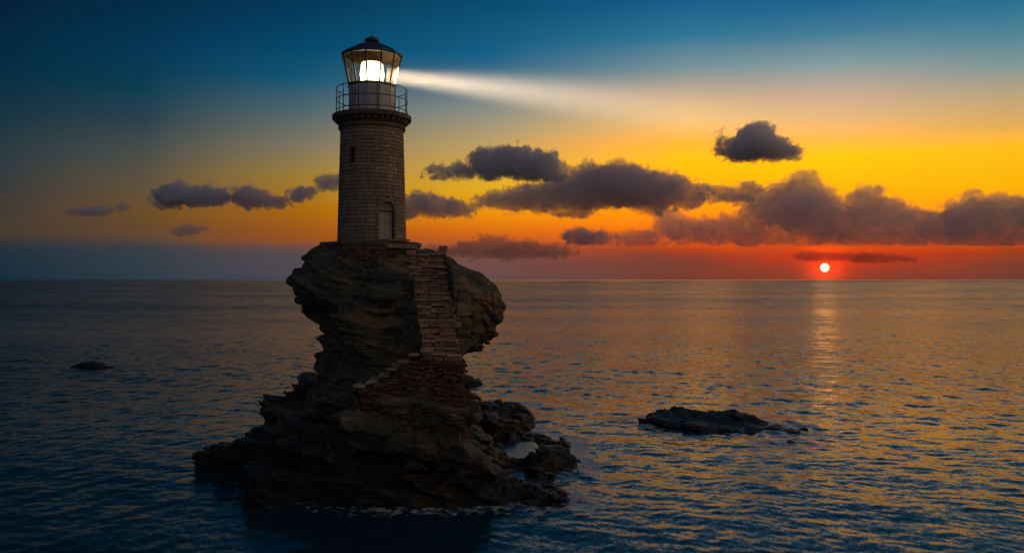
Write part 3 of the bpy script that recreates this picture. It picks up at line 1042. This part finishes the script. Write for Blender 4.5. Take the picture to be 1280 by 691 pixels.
# door and window
for nm_, ca, hw, z0, zs2 in OPEN:
    outline = [(-hw, z0), (-hw, zs2)] + [(-hw * math.cos(t), zs2 + hw * math.sin(t)) for t in np.linspace(0, math.pi, 14)[1:-1]] + [(hw, zs2), (hw, z0)]
    dep = 0.34 if nm_ == 'door' else 0.28
    niche = MB()
    n_ = len(outline)
    vs = [cyl(ca + u / rad(z_), rad(z_) + 0.012, z_) for u, z_ in outline]
    nrm_ = Vector((math.sin(ca), -math.cos(ca), 0))
    tan_ = Vector((math.cos(ca), math.sin(ca), 0))
    def pln(u, z_, dp):
        p = nrm_ * (rad(z_) - dp) + tan_ * u
        return (p.x, p.y, z_)
    vs += [pln(u, z_, dep) for u, z_ in outline]
    niche.add(vs, [(k, n_ + k, n_ + (k + 1) % n_, (k + 1) % n_) for k in range(n_)])
    if nm_ == 'door':
        door = empty('door', (0, 0, 0))
        door.parent = lh
        niche.build('reveal', M_CORN, door)
        lf = MB()
        for k in range(4):                                    # plank leaf
            u0, u1 = -hw + 0.02 + k * (2 * hw - 0.04) / 4, -hw + 0.02 + (k + 1) * (2 * hw - 0.04) / 4 - 0.012
            lf = MB()
            lf.add([pln(u0, z0 + 0.03, dep - 0.03), pln(u1, z0 + 0.03, dep - 0.03), pln(u1, zs2 - 0.04, dep - 0.03), pln(u0, zs2 - 0.04, dep - 0.03),
                    pln(u0, z0 + 0.03, dep + 0.03), pln(u1, z0 + 0.03, dep + 0.03), pln(u1, zs2 - 0.04, dep + 0.03), pln(u0, zs2 - 0.04, dep + 0.03)],
                   [(0, 1, 2, 3), (1, 5, 6, 2), (5, 4, 7, 6), (4, 0, 3, 7), (3, 2, 6, 7), (4, 5, 1, 0)])
            lf.build('door_plank', M_DOOR, door)
        ty = MB()
        arc = [(-hw, zs2)] + [(-hw * math.cos(t), zs2 + hw * math.sin(t)) for t in np.linspace(0, math.pi, 14)[1:-1]] + [(hw, zs2)]
        k_ = len(arc)
        ty.add([pln(u, z_ - 0.02, 0.16) for u, z_ in arc] + [pln(u, z_ - 0.02, dep + 0.02) for u, z_ in arc],
               [tuple(range(k_))[::-1]] + [(k, (k + 1) % k_, k_ + (k + 1) % k_, k_ + k) for k in range(k_)])
        ty.build('tympanum', M_SURR, door)
        hd = MB()
        a_, b_ = Vector(pln(hw - 0.16, 12.4, dep - 0.06)), Vector(pln(hw - 0.06, 12.4, dep - 0.06))
        hd.tube([a_, b_], 0.018)
        hd.build('door_handle', M_IRON, door)
        # jamb and arch stones
        for sgn in (-1, 1):
            for k in range(8):
                za, zb = z0 + k * (zs2 - z0) / 8, z0 + (k + 1) * (zs2 - z0) / 8
                ww = 0.16 if k % 2 else 0.145
                a0, a1 = sorted((ca + sgn * (hw - 0.004) / rad(za), ca + sgn * (hw + ww) / rad(za)))
                wedge(a0, a1, za + 0.008, zb - 0.008, 0.022).build('jamb_stone', M_SURR, door)
        for k in range(9):
            t0, t1 = math.pi * k / 9 + 0.012, math.pi * (k + 1) / 9 - 0.012
            vo = MB()
            pts = []
            for dp in (0.035, -0.12):
                for (rr, t) in ((hw - 0.003, t0), (hw + 0.16, t0), (hw + 0.16, t1), (hw - 0.003, t1)):
                    u, z_ = -rr * math.cos(t), zs2 + rr * math.sin(t)
                    pts.append(cyl(ca + u / rad(z_), rad(z_) + dp, z_))
            vo.add(pts, [(0, 1, 2, 3)[::-1], (4, 5, 6, 7), (0, 1, 5, 4), (1, 2, 6, 5), (2, 3, 7, 6), (3, 0, 4, 7)])
            vo.build('arch_stone', M_SURR if k % 2 else M_TOWER, door)
    else:
        win = niche.build('window', M_CORN, lh)
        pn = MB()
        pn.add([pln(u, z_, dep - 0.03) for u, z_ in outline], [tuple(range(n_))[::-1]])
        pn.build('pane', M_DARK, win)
        br = MB()
        br.tube([pln(0, z0, dep - 0.05), pln(0, zs2 + hw, dep - 0.05)], 0.012, 6)
        br.build('window_bar', M_IRON, win)

# door step slabs on the plinth
for k, (r0, r1, wd, za, zb) in enumerate(((1.6, 2.66, 0.62, 11.405, 11.5), (2.5, 2.98, 0.85, 11.05, 11.24))):
    ca = R(40)
    nr_, tn_ = Vector((math.sin(ca), -math.cos(ca), 0)), Vector((math.cos(ca), math.sin(ca), 0))
    c_ = nr_ * ((r0 + r1) / 2)
    MB().box((c_.x, c_.y, (za + zb) / 2), (wd, (r1 - r0) / 2, (zb - za) / 2), 0.012, ca).build('door_step', M_SURR, lh)

# cornice, corbels, gallery
MB().lathe([(1.60, 17.24), (1.72, 17.26), (1.74, 17.36), (1.68, 17.42), (1.66, 17.47), (1.60, 17.47)], 96).build('cornice_band', M_CORN, lh, True)
MB().lathe([(1.55, 17.46), (1.70, 17.46), (1.70, 17.72), (1.55, 17.72)], 96).build('corbel_ring', M_CORN, lh, True)
cb = None
for k in range(36):
    a = 2 * math.pi * (k + 0.5) / 36
    if cb is None:
        mb = MB()
        pr = [(-0.02, 17.48), (0.13, 17.56), (0.21, 17.64), (0.21, 17.72), (-0.02, 17.72)]
        vs = [(sx_, -1.69 - p, z_) for sx_ in (-0.085, 0.085) for p, z_ in pr]
        mb.add(vs, [(0, 1, 2, 3, 4)[::-1], (5, 6, 7, 8, 9)] + [(k2_, (k2_ + 1) % 5, 5 + (k2_ + 1) % 5, 5 + k2_) for k2_ in range(5)])
        cb = mb.mesh('corbel')
    o = link('corbel', cb, M_CORN, lh)
    o.rotation_euler = (0, 0, a)
gal = MB().lathe([(1.1, 17.73), (1.93, 17.73), (1.99, 17.79), (2.0, 17.86), (1.98, 17.95), (1.93, 17.99), (1.1, 17.99)], 96).build('gallery_slab', M_CORN, lh, True)
edge_me = None
for k in range(32):                                       # edge stones of the gallery
    a = 2 * math.pi * k / 32
    if edge_me is None:
        mb = MB()
        mb.stone((0, -1.965, 17.865), (0.182, 0.07, 0.125), 0.008)
        edge_me = mb.mesh('edge_stone')
    o = link('edge_stone', edge_me, M_CORN, gal)
    o.rotation_euler = (0, 0, a)

rail = empty('railing', (0, 0, 0))
rail.parent = lh
RR = 1.83
for z_ in (19.36, 18.78, 18.22):
    MB().tube([cyl(2 * math.pi * k / 72, RR, z_) for k in range(72)], 0.022, 8, True).build('rail', M_IRON, rail, True)
pm = None
for k in range(12):
    if pm is None:
        mb = MB()
        mb.tube([(0, -RR, 17.98), (0, -RR, 19.38)], 0.024, 8)
        mb.lathe([(0.0, 0), (0.055, 0), (0.055, 0.03), (0.0, 0.03)], 10)
        for i in range(len(mb.v) - 40, len(mb.v)):
            p = mb.v[i]
            mb.v[i] = (p[0], p[1] - RR, p[2] + 17.985)
        pm = mb.mesh('railing_post', True)
    o = link('railing_post', pm, M_IRON, rail)
    o.rotation_euler = (0, 0, 2 * math.pi * (k + 0.62) / 12)

# lantern room: 12-sided white drum, flaring glass, roof
NL = 12
A0 = R(-2)
def lp(k, r, z):
    return Vector(cyl(A0 + 2 * math.pi * k / NL, r, z))


drum = MB().lathe([(1.20, 17.99), (1.20, 19.50), (0.2, 19.50)], NL, A0).build('drum', M_WHITE, lh)
MB().lathe([(1.19, 17.99), (1.30, 17.99), (1.30, 18.10), (1.19, 18.10)], NL, A0).build('drum_base', M_WHITE, lh)
for k in range(NL):
    mb = MB()
    c0, c1_ = lp(k, 1.235, 0), lp(k + 1, 1.235, 0)
    i0, i1 = lp(k, 1.205, 0), lp(k + 1, 1.205, 0)
    t = (c1_ - c0).normalized() * 0.02
    up = lambda p, z_: (p.x, p.y, z_)
    vs = [up(c0 + t, 18.13), up(c1_ - t, 18.13), up(c1_ - t, 19.46), up(c0 + t, 19.46), up(i0 + t, 18.13), up(i1 - t, 18.13), up(i1 - t, 19.46), up(i0 + t, 19.46)]
    mb.add(vs, [(0, 1, 2, 3), (1, 5, 6, 2), (4, 0, 3, 7), (3, 2, 6, 7), (4, 5, 1, 0)])
    pnl = mb.build('drum_panel', M_WHITE, drum)
GZ0, GZ1, GR0, GR1 = 19.57, 21.10, 1.20, 1.53
lan = empty('lantern', (0, 0, 0))
lan.parent = lh
MB().lathe([(1.10, 19.49), (1.27, 19.49), (1.27, 19.58), (1.10, 19.58)], NL, A0).build('sill_ring', M_IRON, lan)
MB().lathe([(1.44, 21.04), (1.56, 21.04), (1.56, 21.13), (1.44, 21.13)], NL, A0).build('head_ring', M_IRON, lan)
for k in range(NL):
    MB().tube([lp(k, GR0, GZ0), lp(k, GR1, GZ1)], 0.042, 6).build('mullion', M_IRON, lan)
    mb = MB()
    t = (lp(k + 1, 1, 0) - lp(k, 1, 0)).normalized() * 0.03
    vs = [lp(k, GR0, GZ0) + t, lp(k + 1, GR0, GZ0) - t, lp(k + 1, GR1, GZ1) - t, lp(k, GR1, GZ1) + t]
    mb.add(vs, [(0, 1, 2, 3)])
    mb.build('pane', M_GLASS, lan)
MB().lathe([(0.0, 21.105), (1.44, 21.105), (1.44, 21.13), (0.0, 21.13)], NL, A0).build('ceiling', M_CEILING, lan)
roof = MB().lathe([(0.05, 21.15), (1.46, 21.15), (1.62, 21.06), (1.63, 21.12), (1.50, 21.20), (1.15, 21.42), (0.75, 21.62), (0.34, 21.76), (0.05, 21.78)], NL, A0).build('roof', M_ROOF, lh)
for k in range(NL):
    MB().tube([lp(k, 1.62, 21.12), lp(k, 1.50, 21.21), lp(k, 1.15, 21.43), lp(k, 0.75, 21.63), lp(k, 0.34, 21.77)], 0.024, 6).build('roof_rib', M_ROOF, roof)
vent = MB().lathe([(0.26, 21.74), (0.26, 21.86), (0.36, 21.87), (0.40, 21.92), (0.37, 22.0), (0.26, 22.08), (0.12, 22.13), (0.05, 22.16), (0.0, 22.16)], 24).build('ventilator', M_ROOF, roof, True)
MB().tube([(0, 0, 22.14), (0, 0, 22.42)], 0.02, 6).build('finial', M_IRON, roof)

lens = MB().lathe([(0.0, 19.60), (0.55, 19.60), (0.58, 19.72), (0.54, 19.73), (0.59, 19.86), (0.55, 19.87), (0.60, 20.0), (0.62, 20.17), (0.60, 20.34), (0.55, 20.47), (0.59, 20.48), (0.54, 20.61), (0.58, 20.62), (0.54, 20.76), (0.0, 20.76)], 32).build('lens', M_LENS, lan, True)
MB().lathe([(0.0, 19.5), (0.30, 19.5), (0.26, 19.62), (0.0, 19.62)], 20).build('lens_pedestal', M_IRON, lan, True)
for k in range(8):
    a = 2 * math.pi * (k + 0.5) / 8
    MB().tube([cyl(a, 0.635, 19.6), cyl(a, 0.645, 20.17), cyl(a, 0.60, 20.78)], 0.016, 6).build('lens_frame_bar', M_IRON, lan)
# the lamp's own light: a turning beam thrown out to the right
BEAM_DIR = Vector((1.0, 0.05, -0.10)).normalized()
bl = bpy.data.lights.new('beam_lamp', 'AREA')
bl.shape = 'DISK'
bl.size = 0.85
bl.spread = R(22)
bl.energy = 1200
bl.color = (1.0, 0.71, 0.45)
blo = bpy.data.objects.new('beam_lamp', bl)
COL.objects.link(blo)
LENS_C = Vector((AX, AY, 20.2))
blo.location = LENS_C + BEAM_DIR * 0.70
blo.rotation_euler = BEAM_DIR.to_track_quat('-Z', 'Y').to_euler()

# ------------------------------------------------------------------ misty air lit by the lamp
m, g = new_mat('lit_sea_mist')
pos = g.n('ShaderNodeTexCoord').outputs['Object']
x, y, z = g.sep(pos)
r_ = g.m('SQRT', g.m('ADD', g.m('MULTIPLY', y, y), g.m('MULTIPLY', z, z)))
rr = g.m('DIVIDE', r_, g.m('ADD', 0.85, g.m('MULTIPLY', x, 0.085)))
fall = g.rng(rr, 1.0, 0.0, 0, 1, True)
lenf = g.m('MULTIPLY', g.rng(x, 27.0, 1.0, 0, 1, True), g.rng(x, 0.0, 15.0, 0.7, 1.7))
den = g.m('MULTIPLY', g.m('MULTIPLY', fall, lenf), 0.02)
vs_ = g.n('ShaderNodeVolumeScatter')
vs_.inputs['Color'].default_value = (1, 1, 1, 1)
g.put(vs_.inputs['Density'], den)
g.put(g.n('ShaderNodeOutputMaterial').inputs['Volume'], vs_.outputs[0])
mb = MB()
nS = 24
prof = [(a, 0.85 + 0.085 * a) for a in (0.0, 8.0, 17.0, 27.5)]
vs = [(x_, r0 * math.cos(2 * math.pi * k / nS), r0 * math.sin(2 * math.pi * k / nS)) for x_, r0 in prof for k in range(nS)]
fs = [(i * nS + k, i * nS + (k + 1) % nS, (i + 1) * nS + (k + 1) % nS, (i + 1) * nS + k) for i in range(3) for k in range(nS)]
fs += [tuple(range(nS))[::-1], tuple(range(3 * nS, 4 * nS))]
mb.add(vs, fs)
beam = mb.build('light_beam', m)
beam.location = LENS_C + BEAM_DIR * 0.75
beam.rotation_euler = BEAM_DIR.to_track_quat('X', 'Z').to_euler()
tag(beam, 'pale beam of light thrown sideways from the lantern', 'light beam', kind='stuff')

# ------------------------------------------------------------------ stone staircase
stair = empty('stone_staircase', (AX, AY, 0))
tag(stair, 'worn reddish stone staircase climbing the rock to the lighthouse', 'staircase')
dirx = (ST_BOT.x - ST_TOP.x) / STAIR_N
diry = (ST_BOT.y - ST_TOP.y) / STAIR_N
dirz = (ST_BOT.z - ST_TOP.z) / STAIR_N
rotst = math.atan2(dirx, -diry)
core = MB()
for k in range(STAIR_N + 1):
    c_ = ST_TOP + Vector((dirx, diry, dirz)) * k
    hw = 0.90 - 0.004 * k + random.uniform(-0.08, 0.08)
    zt = c_.z
    step = MB()
    core.box((c_.x, c_.y + 0.43, zt - 0.72), (hw - 0.07, 0.44, 0.62), 0.03)
    # tread: two or three slabs lying on the riser
    n_ = random.choice((2, 3, 3))
    cuts = [-hw] + sorted(random.uniform(-hw * 0.6, hw * 0.6) for _ in range(n_ - 1)) + [hw]
    for i in range(n_):
        w_ = (cuts[i + 1] - cuts[i]) / 2 - 0.012
        if w_ < 0.08:
            continue
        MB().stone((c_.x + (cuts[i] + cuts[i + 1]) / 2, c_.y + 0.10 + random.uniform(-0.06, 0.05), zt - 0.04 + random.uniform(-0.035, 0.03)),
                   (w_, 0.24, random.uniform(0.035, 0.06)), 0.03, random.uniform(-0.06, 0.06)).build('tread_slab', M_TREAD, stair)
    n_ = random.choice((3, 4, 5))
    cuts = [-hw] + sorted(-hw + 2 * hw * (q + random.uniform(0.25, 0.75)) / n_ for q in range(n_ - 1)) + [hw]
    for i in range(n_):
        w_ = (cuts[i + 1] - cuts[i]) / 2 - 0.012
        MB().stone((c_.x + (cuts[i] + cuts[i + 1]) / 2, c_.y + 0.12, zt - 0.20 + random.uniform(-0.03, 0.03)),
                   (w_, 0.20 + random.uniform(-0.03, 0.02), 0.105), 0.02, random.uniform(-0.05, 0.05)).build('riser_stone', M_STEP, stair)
core.build('stair_core', M_MORTAR, stair)
# parapet stones beside the top of the flight
for k, (dx_, dy_, dz_, hx) in enumerate(((0.75, 0.3, 0.12, 0.24), (0.8, 0.25, 0.32, 0.2), (-0.8, 0.4, 0.1, 0.22))):
    MB().stone((ST_TOP.x + dx_, ST_TOP.y + dy_, ST_TOP.z + dz_), (hx, 0.2, 0.11), 0.02).build('parapet_stone', M_STEP, stair)
for k in range(4):
    c_ = ST_TOP + Vector((dirx, diry, dirz)) * (8 + k * 1.1)
    MB().stone((c_.x + 0.86, c_.y + 0.15, c_.z + 0.12), (0.15, 0.22, 0.14), 0.02, 0.05).build('parapet_stone', M_STEP, stair)

# second flight, turning left along the face
fl2 = []
for k in range(7):
    xx, zz = 3.55 - k * 0.47, 6.45 - k * 0.27
    fl2.append((xx, zz))
    for i in range(2):
        MB().stone((xx + random.uniform(-0.07, 0.07), -6.72 + i * 0.62 + random.uniform(-0.1, 0.05), zz + random.uniform(-0.06, 0.05)), (random.uniform(0.2, 0.29), 0.30, random.uniform(0.04, 0.07)), 0.03, random.uniform(-0.15, 0.15)).build('tread_slab', M_TREAD, stair)


def top_at(xx):
    if xx > 3.75:
        return 6.05
    return 6.38 - max(0.0, (3.75 - xx)) / 0.47 * 0.27


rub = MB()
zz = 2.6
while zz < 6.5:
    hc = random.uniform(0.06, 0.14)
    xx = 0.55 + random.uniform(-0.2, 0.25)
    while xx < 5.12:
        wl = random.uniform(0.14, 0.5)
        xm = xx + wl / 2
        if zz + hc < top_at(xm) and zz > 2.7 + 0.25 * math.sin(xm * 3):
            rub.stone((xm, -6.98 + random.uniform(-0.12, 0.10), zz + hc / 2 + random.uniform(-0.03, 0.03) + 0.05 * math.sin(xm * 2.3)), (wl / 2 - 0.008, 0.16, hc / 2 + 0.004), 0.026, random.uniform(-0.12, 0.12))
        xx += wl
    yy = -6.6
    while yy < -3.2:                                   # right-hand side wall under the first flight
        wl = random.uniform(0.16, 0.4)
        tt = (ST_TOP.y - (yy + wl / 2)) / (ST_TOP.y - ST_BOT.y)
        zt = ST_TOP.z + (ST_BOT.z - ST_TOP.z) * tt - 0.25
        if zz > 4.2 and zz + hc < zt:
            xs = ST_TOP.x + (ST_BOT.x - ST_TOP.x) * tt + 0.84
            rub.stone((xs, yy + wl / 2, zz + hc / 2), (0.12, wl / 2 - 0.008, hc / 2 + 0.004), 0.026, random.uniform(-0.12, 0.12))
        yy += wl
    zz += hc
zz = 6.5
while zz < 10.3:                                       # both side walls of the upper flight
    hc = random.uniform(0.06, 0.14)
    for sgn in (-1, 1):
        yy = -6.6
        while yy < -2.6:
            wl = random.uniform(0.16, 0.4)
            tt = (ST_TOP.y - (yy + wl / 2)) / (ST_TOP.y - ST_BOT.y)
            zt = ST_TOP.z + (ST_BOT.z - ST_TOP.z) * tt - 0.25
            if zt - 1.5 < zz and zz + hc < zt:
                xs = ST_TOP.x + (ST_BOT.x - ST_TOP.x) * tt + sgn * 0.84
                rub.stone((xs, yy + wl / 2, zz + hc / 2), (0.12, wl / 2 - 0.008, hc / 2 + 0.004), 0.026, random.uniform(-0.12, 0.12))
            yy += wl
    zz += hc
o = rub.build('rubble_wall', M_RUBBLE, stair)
o['kind'] = 'stuff'
bk = MB()
xs_ = np.linspace(0.75, 5.0, 24)
vs = [(x_, y_, z_) for x_ in xs_ for (y_, z_) in ((-6.90, 2.4), (-6.90, top_at(x_) - 0.1), (-5.2, top_at(x_) - 0.1), (-5.2, 2.4))]
fs = [(i * 4 + k, i * 4 + 4 + k, i * 4 + 4 + (k + 1) % 4, i * 4 + (k + 1) % 4) for i in range(23) for k in range(4)] + [(3, 2, 1, 0), (92, 93, 94, 95)]
bk.add(vs, fs)
bk.build('wall_core', M_MORTAR, stair)

# rubble footing under the plinth
ft = MB()
zz = 10.1
while zz < 11.2:
    hc = random.uniform(0.09, 0.15)
    a = R(-20)
    while a < R(75):
        wl = random.uniform(0.18, 0.42)
        ft.stone(cyl(a + wl / 2 / 2.75, 2.68 + 0.35 * max(0, 10.8 - zz) + random.uniform(-0.03, 0.03), zz + hc / 2), (wl / 2 - 0.01, 0.16, hc / 2 - 0.008), 0.02, a)
        a += wl / 2.75
    zz += hc
    if zz > 10.95:
        break
o = ft.build('rubble_footing', M_RUBBLE, lh)
o['kind'] = 'stuff'


# ------------------------------------------------------------------ clouds: lumpy bodies of vapour far out over the sea
def mat_cloud(name, col, dens):
    m, g = new_mat(name)
    pv = g.n('ShaderNodeVolumePrincipled')
    pv.inputs['Color'].default_value = (*col, 1)
    pv.inputs['Density'].default_value = dens
    pv.inputs['Anisotropy'].default_value = 0.1
    g.put(g.n('ShaderNodeOutputMaterial').inputs['Volume'], pv.outputs[0])
    return m


def cloud(label, dist, blobs, col, mfp, seed, amp=5.0, freq=0.085, flat=None, group=None, thin=1.0):
    """blobs: (column, row, radius x, radius y) in photo pixels at the cloud's distance"""
    s = dist / F
    b = np.array(blobs, dtype=np.float32)
    x0, x1 = (b[:, 0] - b[:, 2]).min() - 12, (b[:, 0] + b[:, 2]).max() + 12
    y0, y1 = (b[:, 1] - b[:, 3]).min() - 12, (b[:, 1] + b[:, 3]).max() + 12
    dep = max(b[:, 3].max() * 1.4, 8) * thin + 10
    st = 1.15 if (x1 - x0) < 260 else 1.6
    U = np.arange(x0, x1, st, dtype=np.float32)
    Vv = np.arange(y0, y1, st, dtype=np.float32)
    Wd = np.arange(-dep, dep, st * 1.6, dtype=np.float32)
    U3, W3, V3 = np.meshgrid(U, Wd, Vv[::-1], indexing='ij')
    d = np.full(U3.shape, 1e3, np.float32)
    rng = np.random.default_rng(seed)
    for (cx_, cy_, rx, ry) in b:
        rz = min(ry * 1.3, dep - 10) * thin
        wz = rng.uniform(-0.25, 0.25) * rz
        sel = (np.abs(U - cx_) < rx + 24)
        i0, i1 = np.nonzero(sel)[0][[0, -1]]
        sl = slice(i0, i1 + 1)
        q = np.sqrt(((U3[sl] - cx_) / rx) ** 2 + ((V3[sl] - cy_) / ry) ** 2 + ((W3[sl] - wz) / rz) ** 2)
        d[sl] = smin(d[sl], (q - 1) * min(rx, ry, rz), 3.0)
    d0 = d.copy()
    I, J, K = np.nonzero(np.abs(d) < amp * 2.6 + 9)
    a_, b_, c_ = U3[I, J, K], W3[I, J, K], V3[I, J, K]
    n1 = fbm(a_ * freq * 0.5, b_ * freq * 0.5, c_ * freq * 0.8, seed, 3, 0.55)
    bil = 2 * np.abs(fbm(a_ * freq, b_ * freq, c_ * freq, seed + 9, 4, 0.6))
    n2 = fbm(a_ * freq * 4, b_ * freq * 4, c_ * freq * 4, seed + 19, 3, 0.6)
    n3 = fbm(a_ * freq * 9, b_ * freq * 9, c_ * freq * 9, seed + 29, 2, 0.6)
    dn = d[I, J, K] - 2.0 - amp * (0.9 * n1 + 1.5 * (bil - 0.42)) - amp * 0.7 * n2 - 1.8 * n3
    if flat is not None:
        dn = smax(dn, (c_ - flat - 2.0 * n1), 2.0)
    d[I, J, K] = dn
    wisp = fbm(a_ * freq * 1.3, b_ * freq * 1.3, c_ * freq * 2.2, seed + 39, 4, 0.65)
    dw = dn - 1.6 - amp * 1.1 * wisp - 1.5 * n3
    if flat is not None:
        dw = smax(dw, (c_ - flat - 3.0), 2.0)
    d0[I, J, K] = dw
    d0[0], d0[-1], d0[:, 0], d0[:, -1], d0[:, :, 0], d0[:, :, -1] = 9, 9, 9, 9, 9, 9
    d[0], d[-1], d[:, 0], d[:, -1], d[:, :, 0], d[:, :, -1] = 9, 9, 9, 9, 9, 9
    cxm, cym = (x0 + x1) / 2, (y0 + y1) / 2
    V_, Q_ = surface_nets(d, (U[0], Wd[0], Vv[::-1][0]), (st, st * 1.6, -st))
    P = np.stack([(V_[:, 0] - cxm) * s, V_[:, 1] * s, (cym - V_[:, 2]) * s], 1)
    me = mesh_np('cloud', P, Q_)
    o = link('cloud', me, mat_cloud('cloud_vapour', col, 1.0 / (0.85 * mfp * s)), None, ((cxm - 640) * s, dist, CAMZ + (HOR - cym) * s))
    tag(o, label, 'cloud', group)
    V_, Q_ = surface_nets(d0, (U[0], Wd[0], Vv[::-1][0]), (st, st * 1.6, -st))
    P = np.stack([(V_[:, 0] - cxm) * s, V_[:, 1] * s, (cym - V_[:, 2]) * s], 1)
    link('wispy_fringe', mesh_np('wispy_fringe', P, Q_), mat_cloud('thin_vapour', col, 1.0 / (3.0 * mfp * s)), o)
    return o


CG = 'clouds over the horizon'
BLUE = (0.93, 0.94, 1.0)
MAUVE = (0.995, 0.92, 0.97)
cloud('lone dark billowing cloud high in the yellow sky', 7000,
      [(945, 178, 26, 21), (925, 188, 22, 13), (968, 187, 24, 13), (903, 188, 9, 7), (900, 180, 4, 8), (985, 190, 12, 8), (948, 165, 14, 9)],
      BLUE, 11, 201, group=CG, flat=205)
cloud('dark blue cloud with a ragged left tail above the long cloud', 7500,
      [(640, 203, 36, 17), (665, 208, 34, 16), (612, 208, 24, 16), (603, 198, 14, 11), (580, 214, 22, 9), (552, 216, 16, 7), (690, 216, 14, 9), (650, 192, 14, 8)],
      BLUE, 12, 211, group=CG, flat=227)
cloud('longest grey mauve cloud spread across the middle of the sky', 9500,
      [(765, 232, 64, 26), (720, 242, 60, 20), (815, 238, 46, 22), (670, 248, 54, 15), (625, 250, 28, 9), (870, 240, 34, 11), (910, 243, 32, 9), (760, 214, 40, 10), (930, 236, 14, 8), (720, 265, 24, 6), (850, 252, 30, 9), (815, 258, 22, 8)],
      MAUVE, 20, 221, group=CG)
cloud('small mauve cloud close to the right of the tower', 9000,
      [(528, 254, 22, 12), (560, 260, 28, 9), (512, 262, 12, 10), (580, 264, 14, 6)],
      MAUVE, 16, 231, amp=4.5, group=CG)
cloud('small grey cloud sitting left of the great cloud bank', 11000,
      [(735, 297, 26, 8), (722, 294, 12, 7), (752, 295, 12, 6)], MAUVE, 14, 241, amp=3.5, group=CG, flat=306)
cloud('great towering cloud bank with flat base above the setting sun', 12000,
      [(1000, 262, 48, 34), (1003, 240, 20, 24), (960, 262, 38, 24), (975, 244, 26, 14), (1040, 278, 44, 26), (1078, 262, 22, 28), (1075, 246, 12, 14),
       (1100, 270, 34, 22), (1140, 280, 40, 20), (1180, 284, 40, 22), (1218, 272, 30, 28), (1215, 250, 14, 12), (1250, 268, 34, 24), (1285, 272, 44, 26), (1340, 276, 50, 28),
       (920, 284, 44, 17), (880, 288, 40, 16), (845, 286, 26, 16), (838, 275, 16, 12), (810, 296, 30, 11), (785, 299, 20, 8), (1120, 262, 14, 12), (950, 292, 80, 14), (1100, 292, 110, 15), (1240, 292, 90, 16)],
      MAUVE, 40, 251, amp=6.0, freq=0.075, group=CG, flat=307)
cloud('low hazy cloud bank right of the staircase top', 14000,
      [(600, 312, 40, 9), (640, 312, 44, 10), (615, 305, 22, 9), (680, 314, 34, 8), (570, 314, 30, 6), (610, 299, 10, 6)], (0.86, 0.70, 0.66), 30, 261, amp=3.5, group=CG)
cloud('dark cloud at the left end of the small cloud chain', 7000,
      [(222, 245, 24, 12), (212, 246, 16, 12), (240, 247, 18, 10), (268, 246, 18, 9), (228, 237, 12, 7)], BLUE, 9, 271, amp=4.2, group=CG)
cloud('purplish cloud in the middle of the small cloud chain', 7000,
      [(310, 244, 16, 11), (318, 248, 22, 10), (342, 253, 14, 6)], MAUVE, 11, 281, amp=4.0, group=CG)
cloud('little dark cloud third along the small chain', 7000,
      [(378, 241, 13, 6), (372, 247, 7, 5)], BLUE, 10, 291, amp=3.0, group=CG)
cloud('faint wisp of cloud touching the left edge of the tower', 7000,
      [(412, 228, 14, 7), (424, 224, 12, 6)], BLUE, 14, 301, amp=3.0, group=CG)
cloud('thin grey streak of cloud farthest left', 8000, [(112, 264, 19, 4), (125, 263, 9, 3.5)], BLUE, 13, 311, amp=2.0, group=CG)
cloud('tiny puff of cloud beside the farthest left streak', 8000, [(153, 259, 6, 4)], BLUE, 13, 321, amp=1.6, group=CG)
cloud('small grey cloud just above the left haze bank', 9000, [(238, 287, 15, 5), (226, 289, 9, 4)], MAUVE, 14, 331, amp=2.4, group=CG)
cloud('thin dark red cloud streak just above the sun', 13000,
      [(1040, 320, 26, 3.6), (1015, 322, 16, 3), (1075, 322, 26, 3.2), (1110, 323, 26, 2.6)], (0.85, 0.5, 0.45), 22, 341, amp=1.8, group=CG)
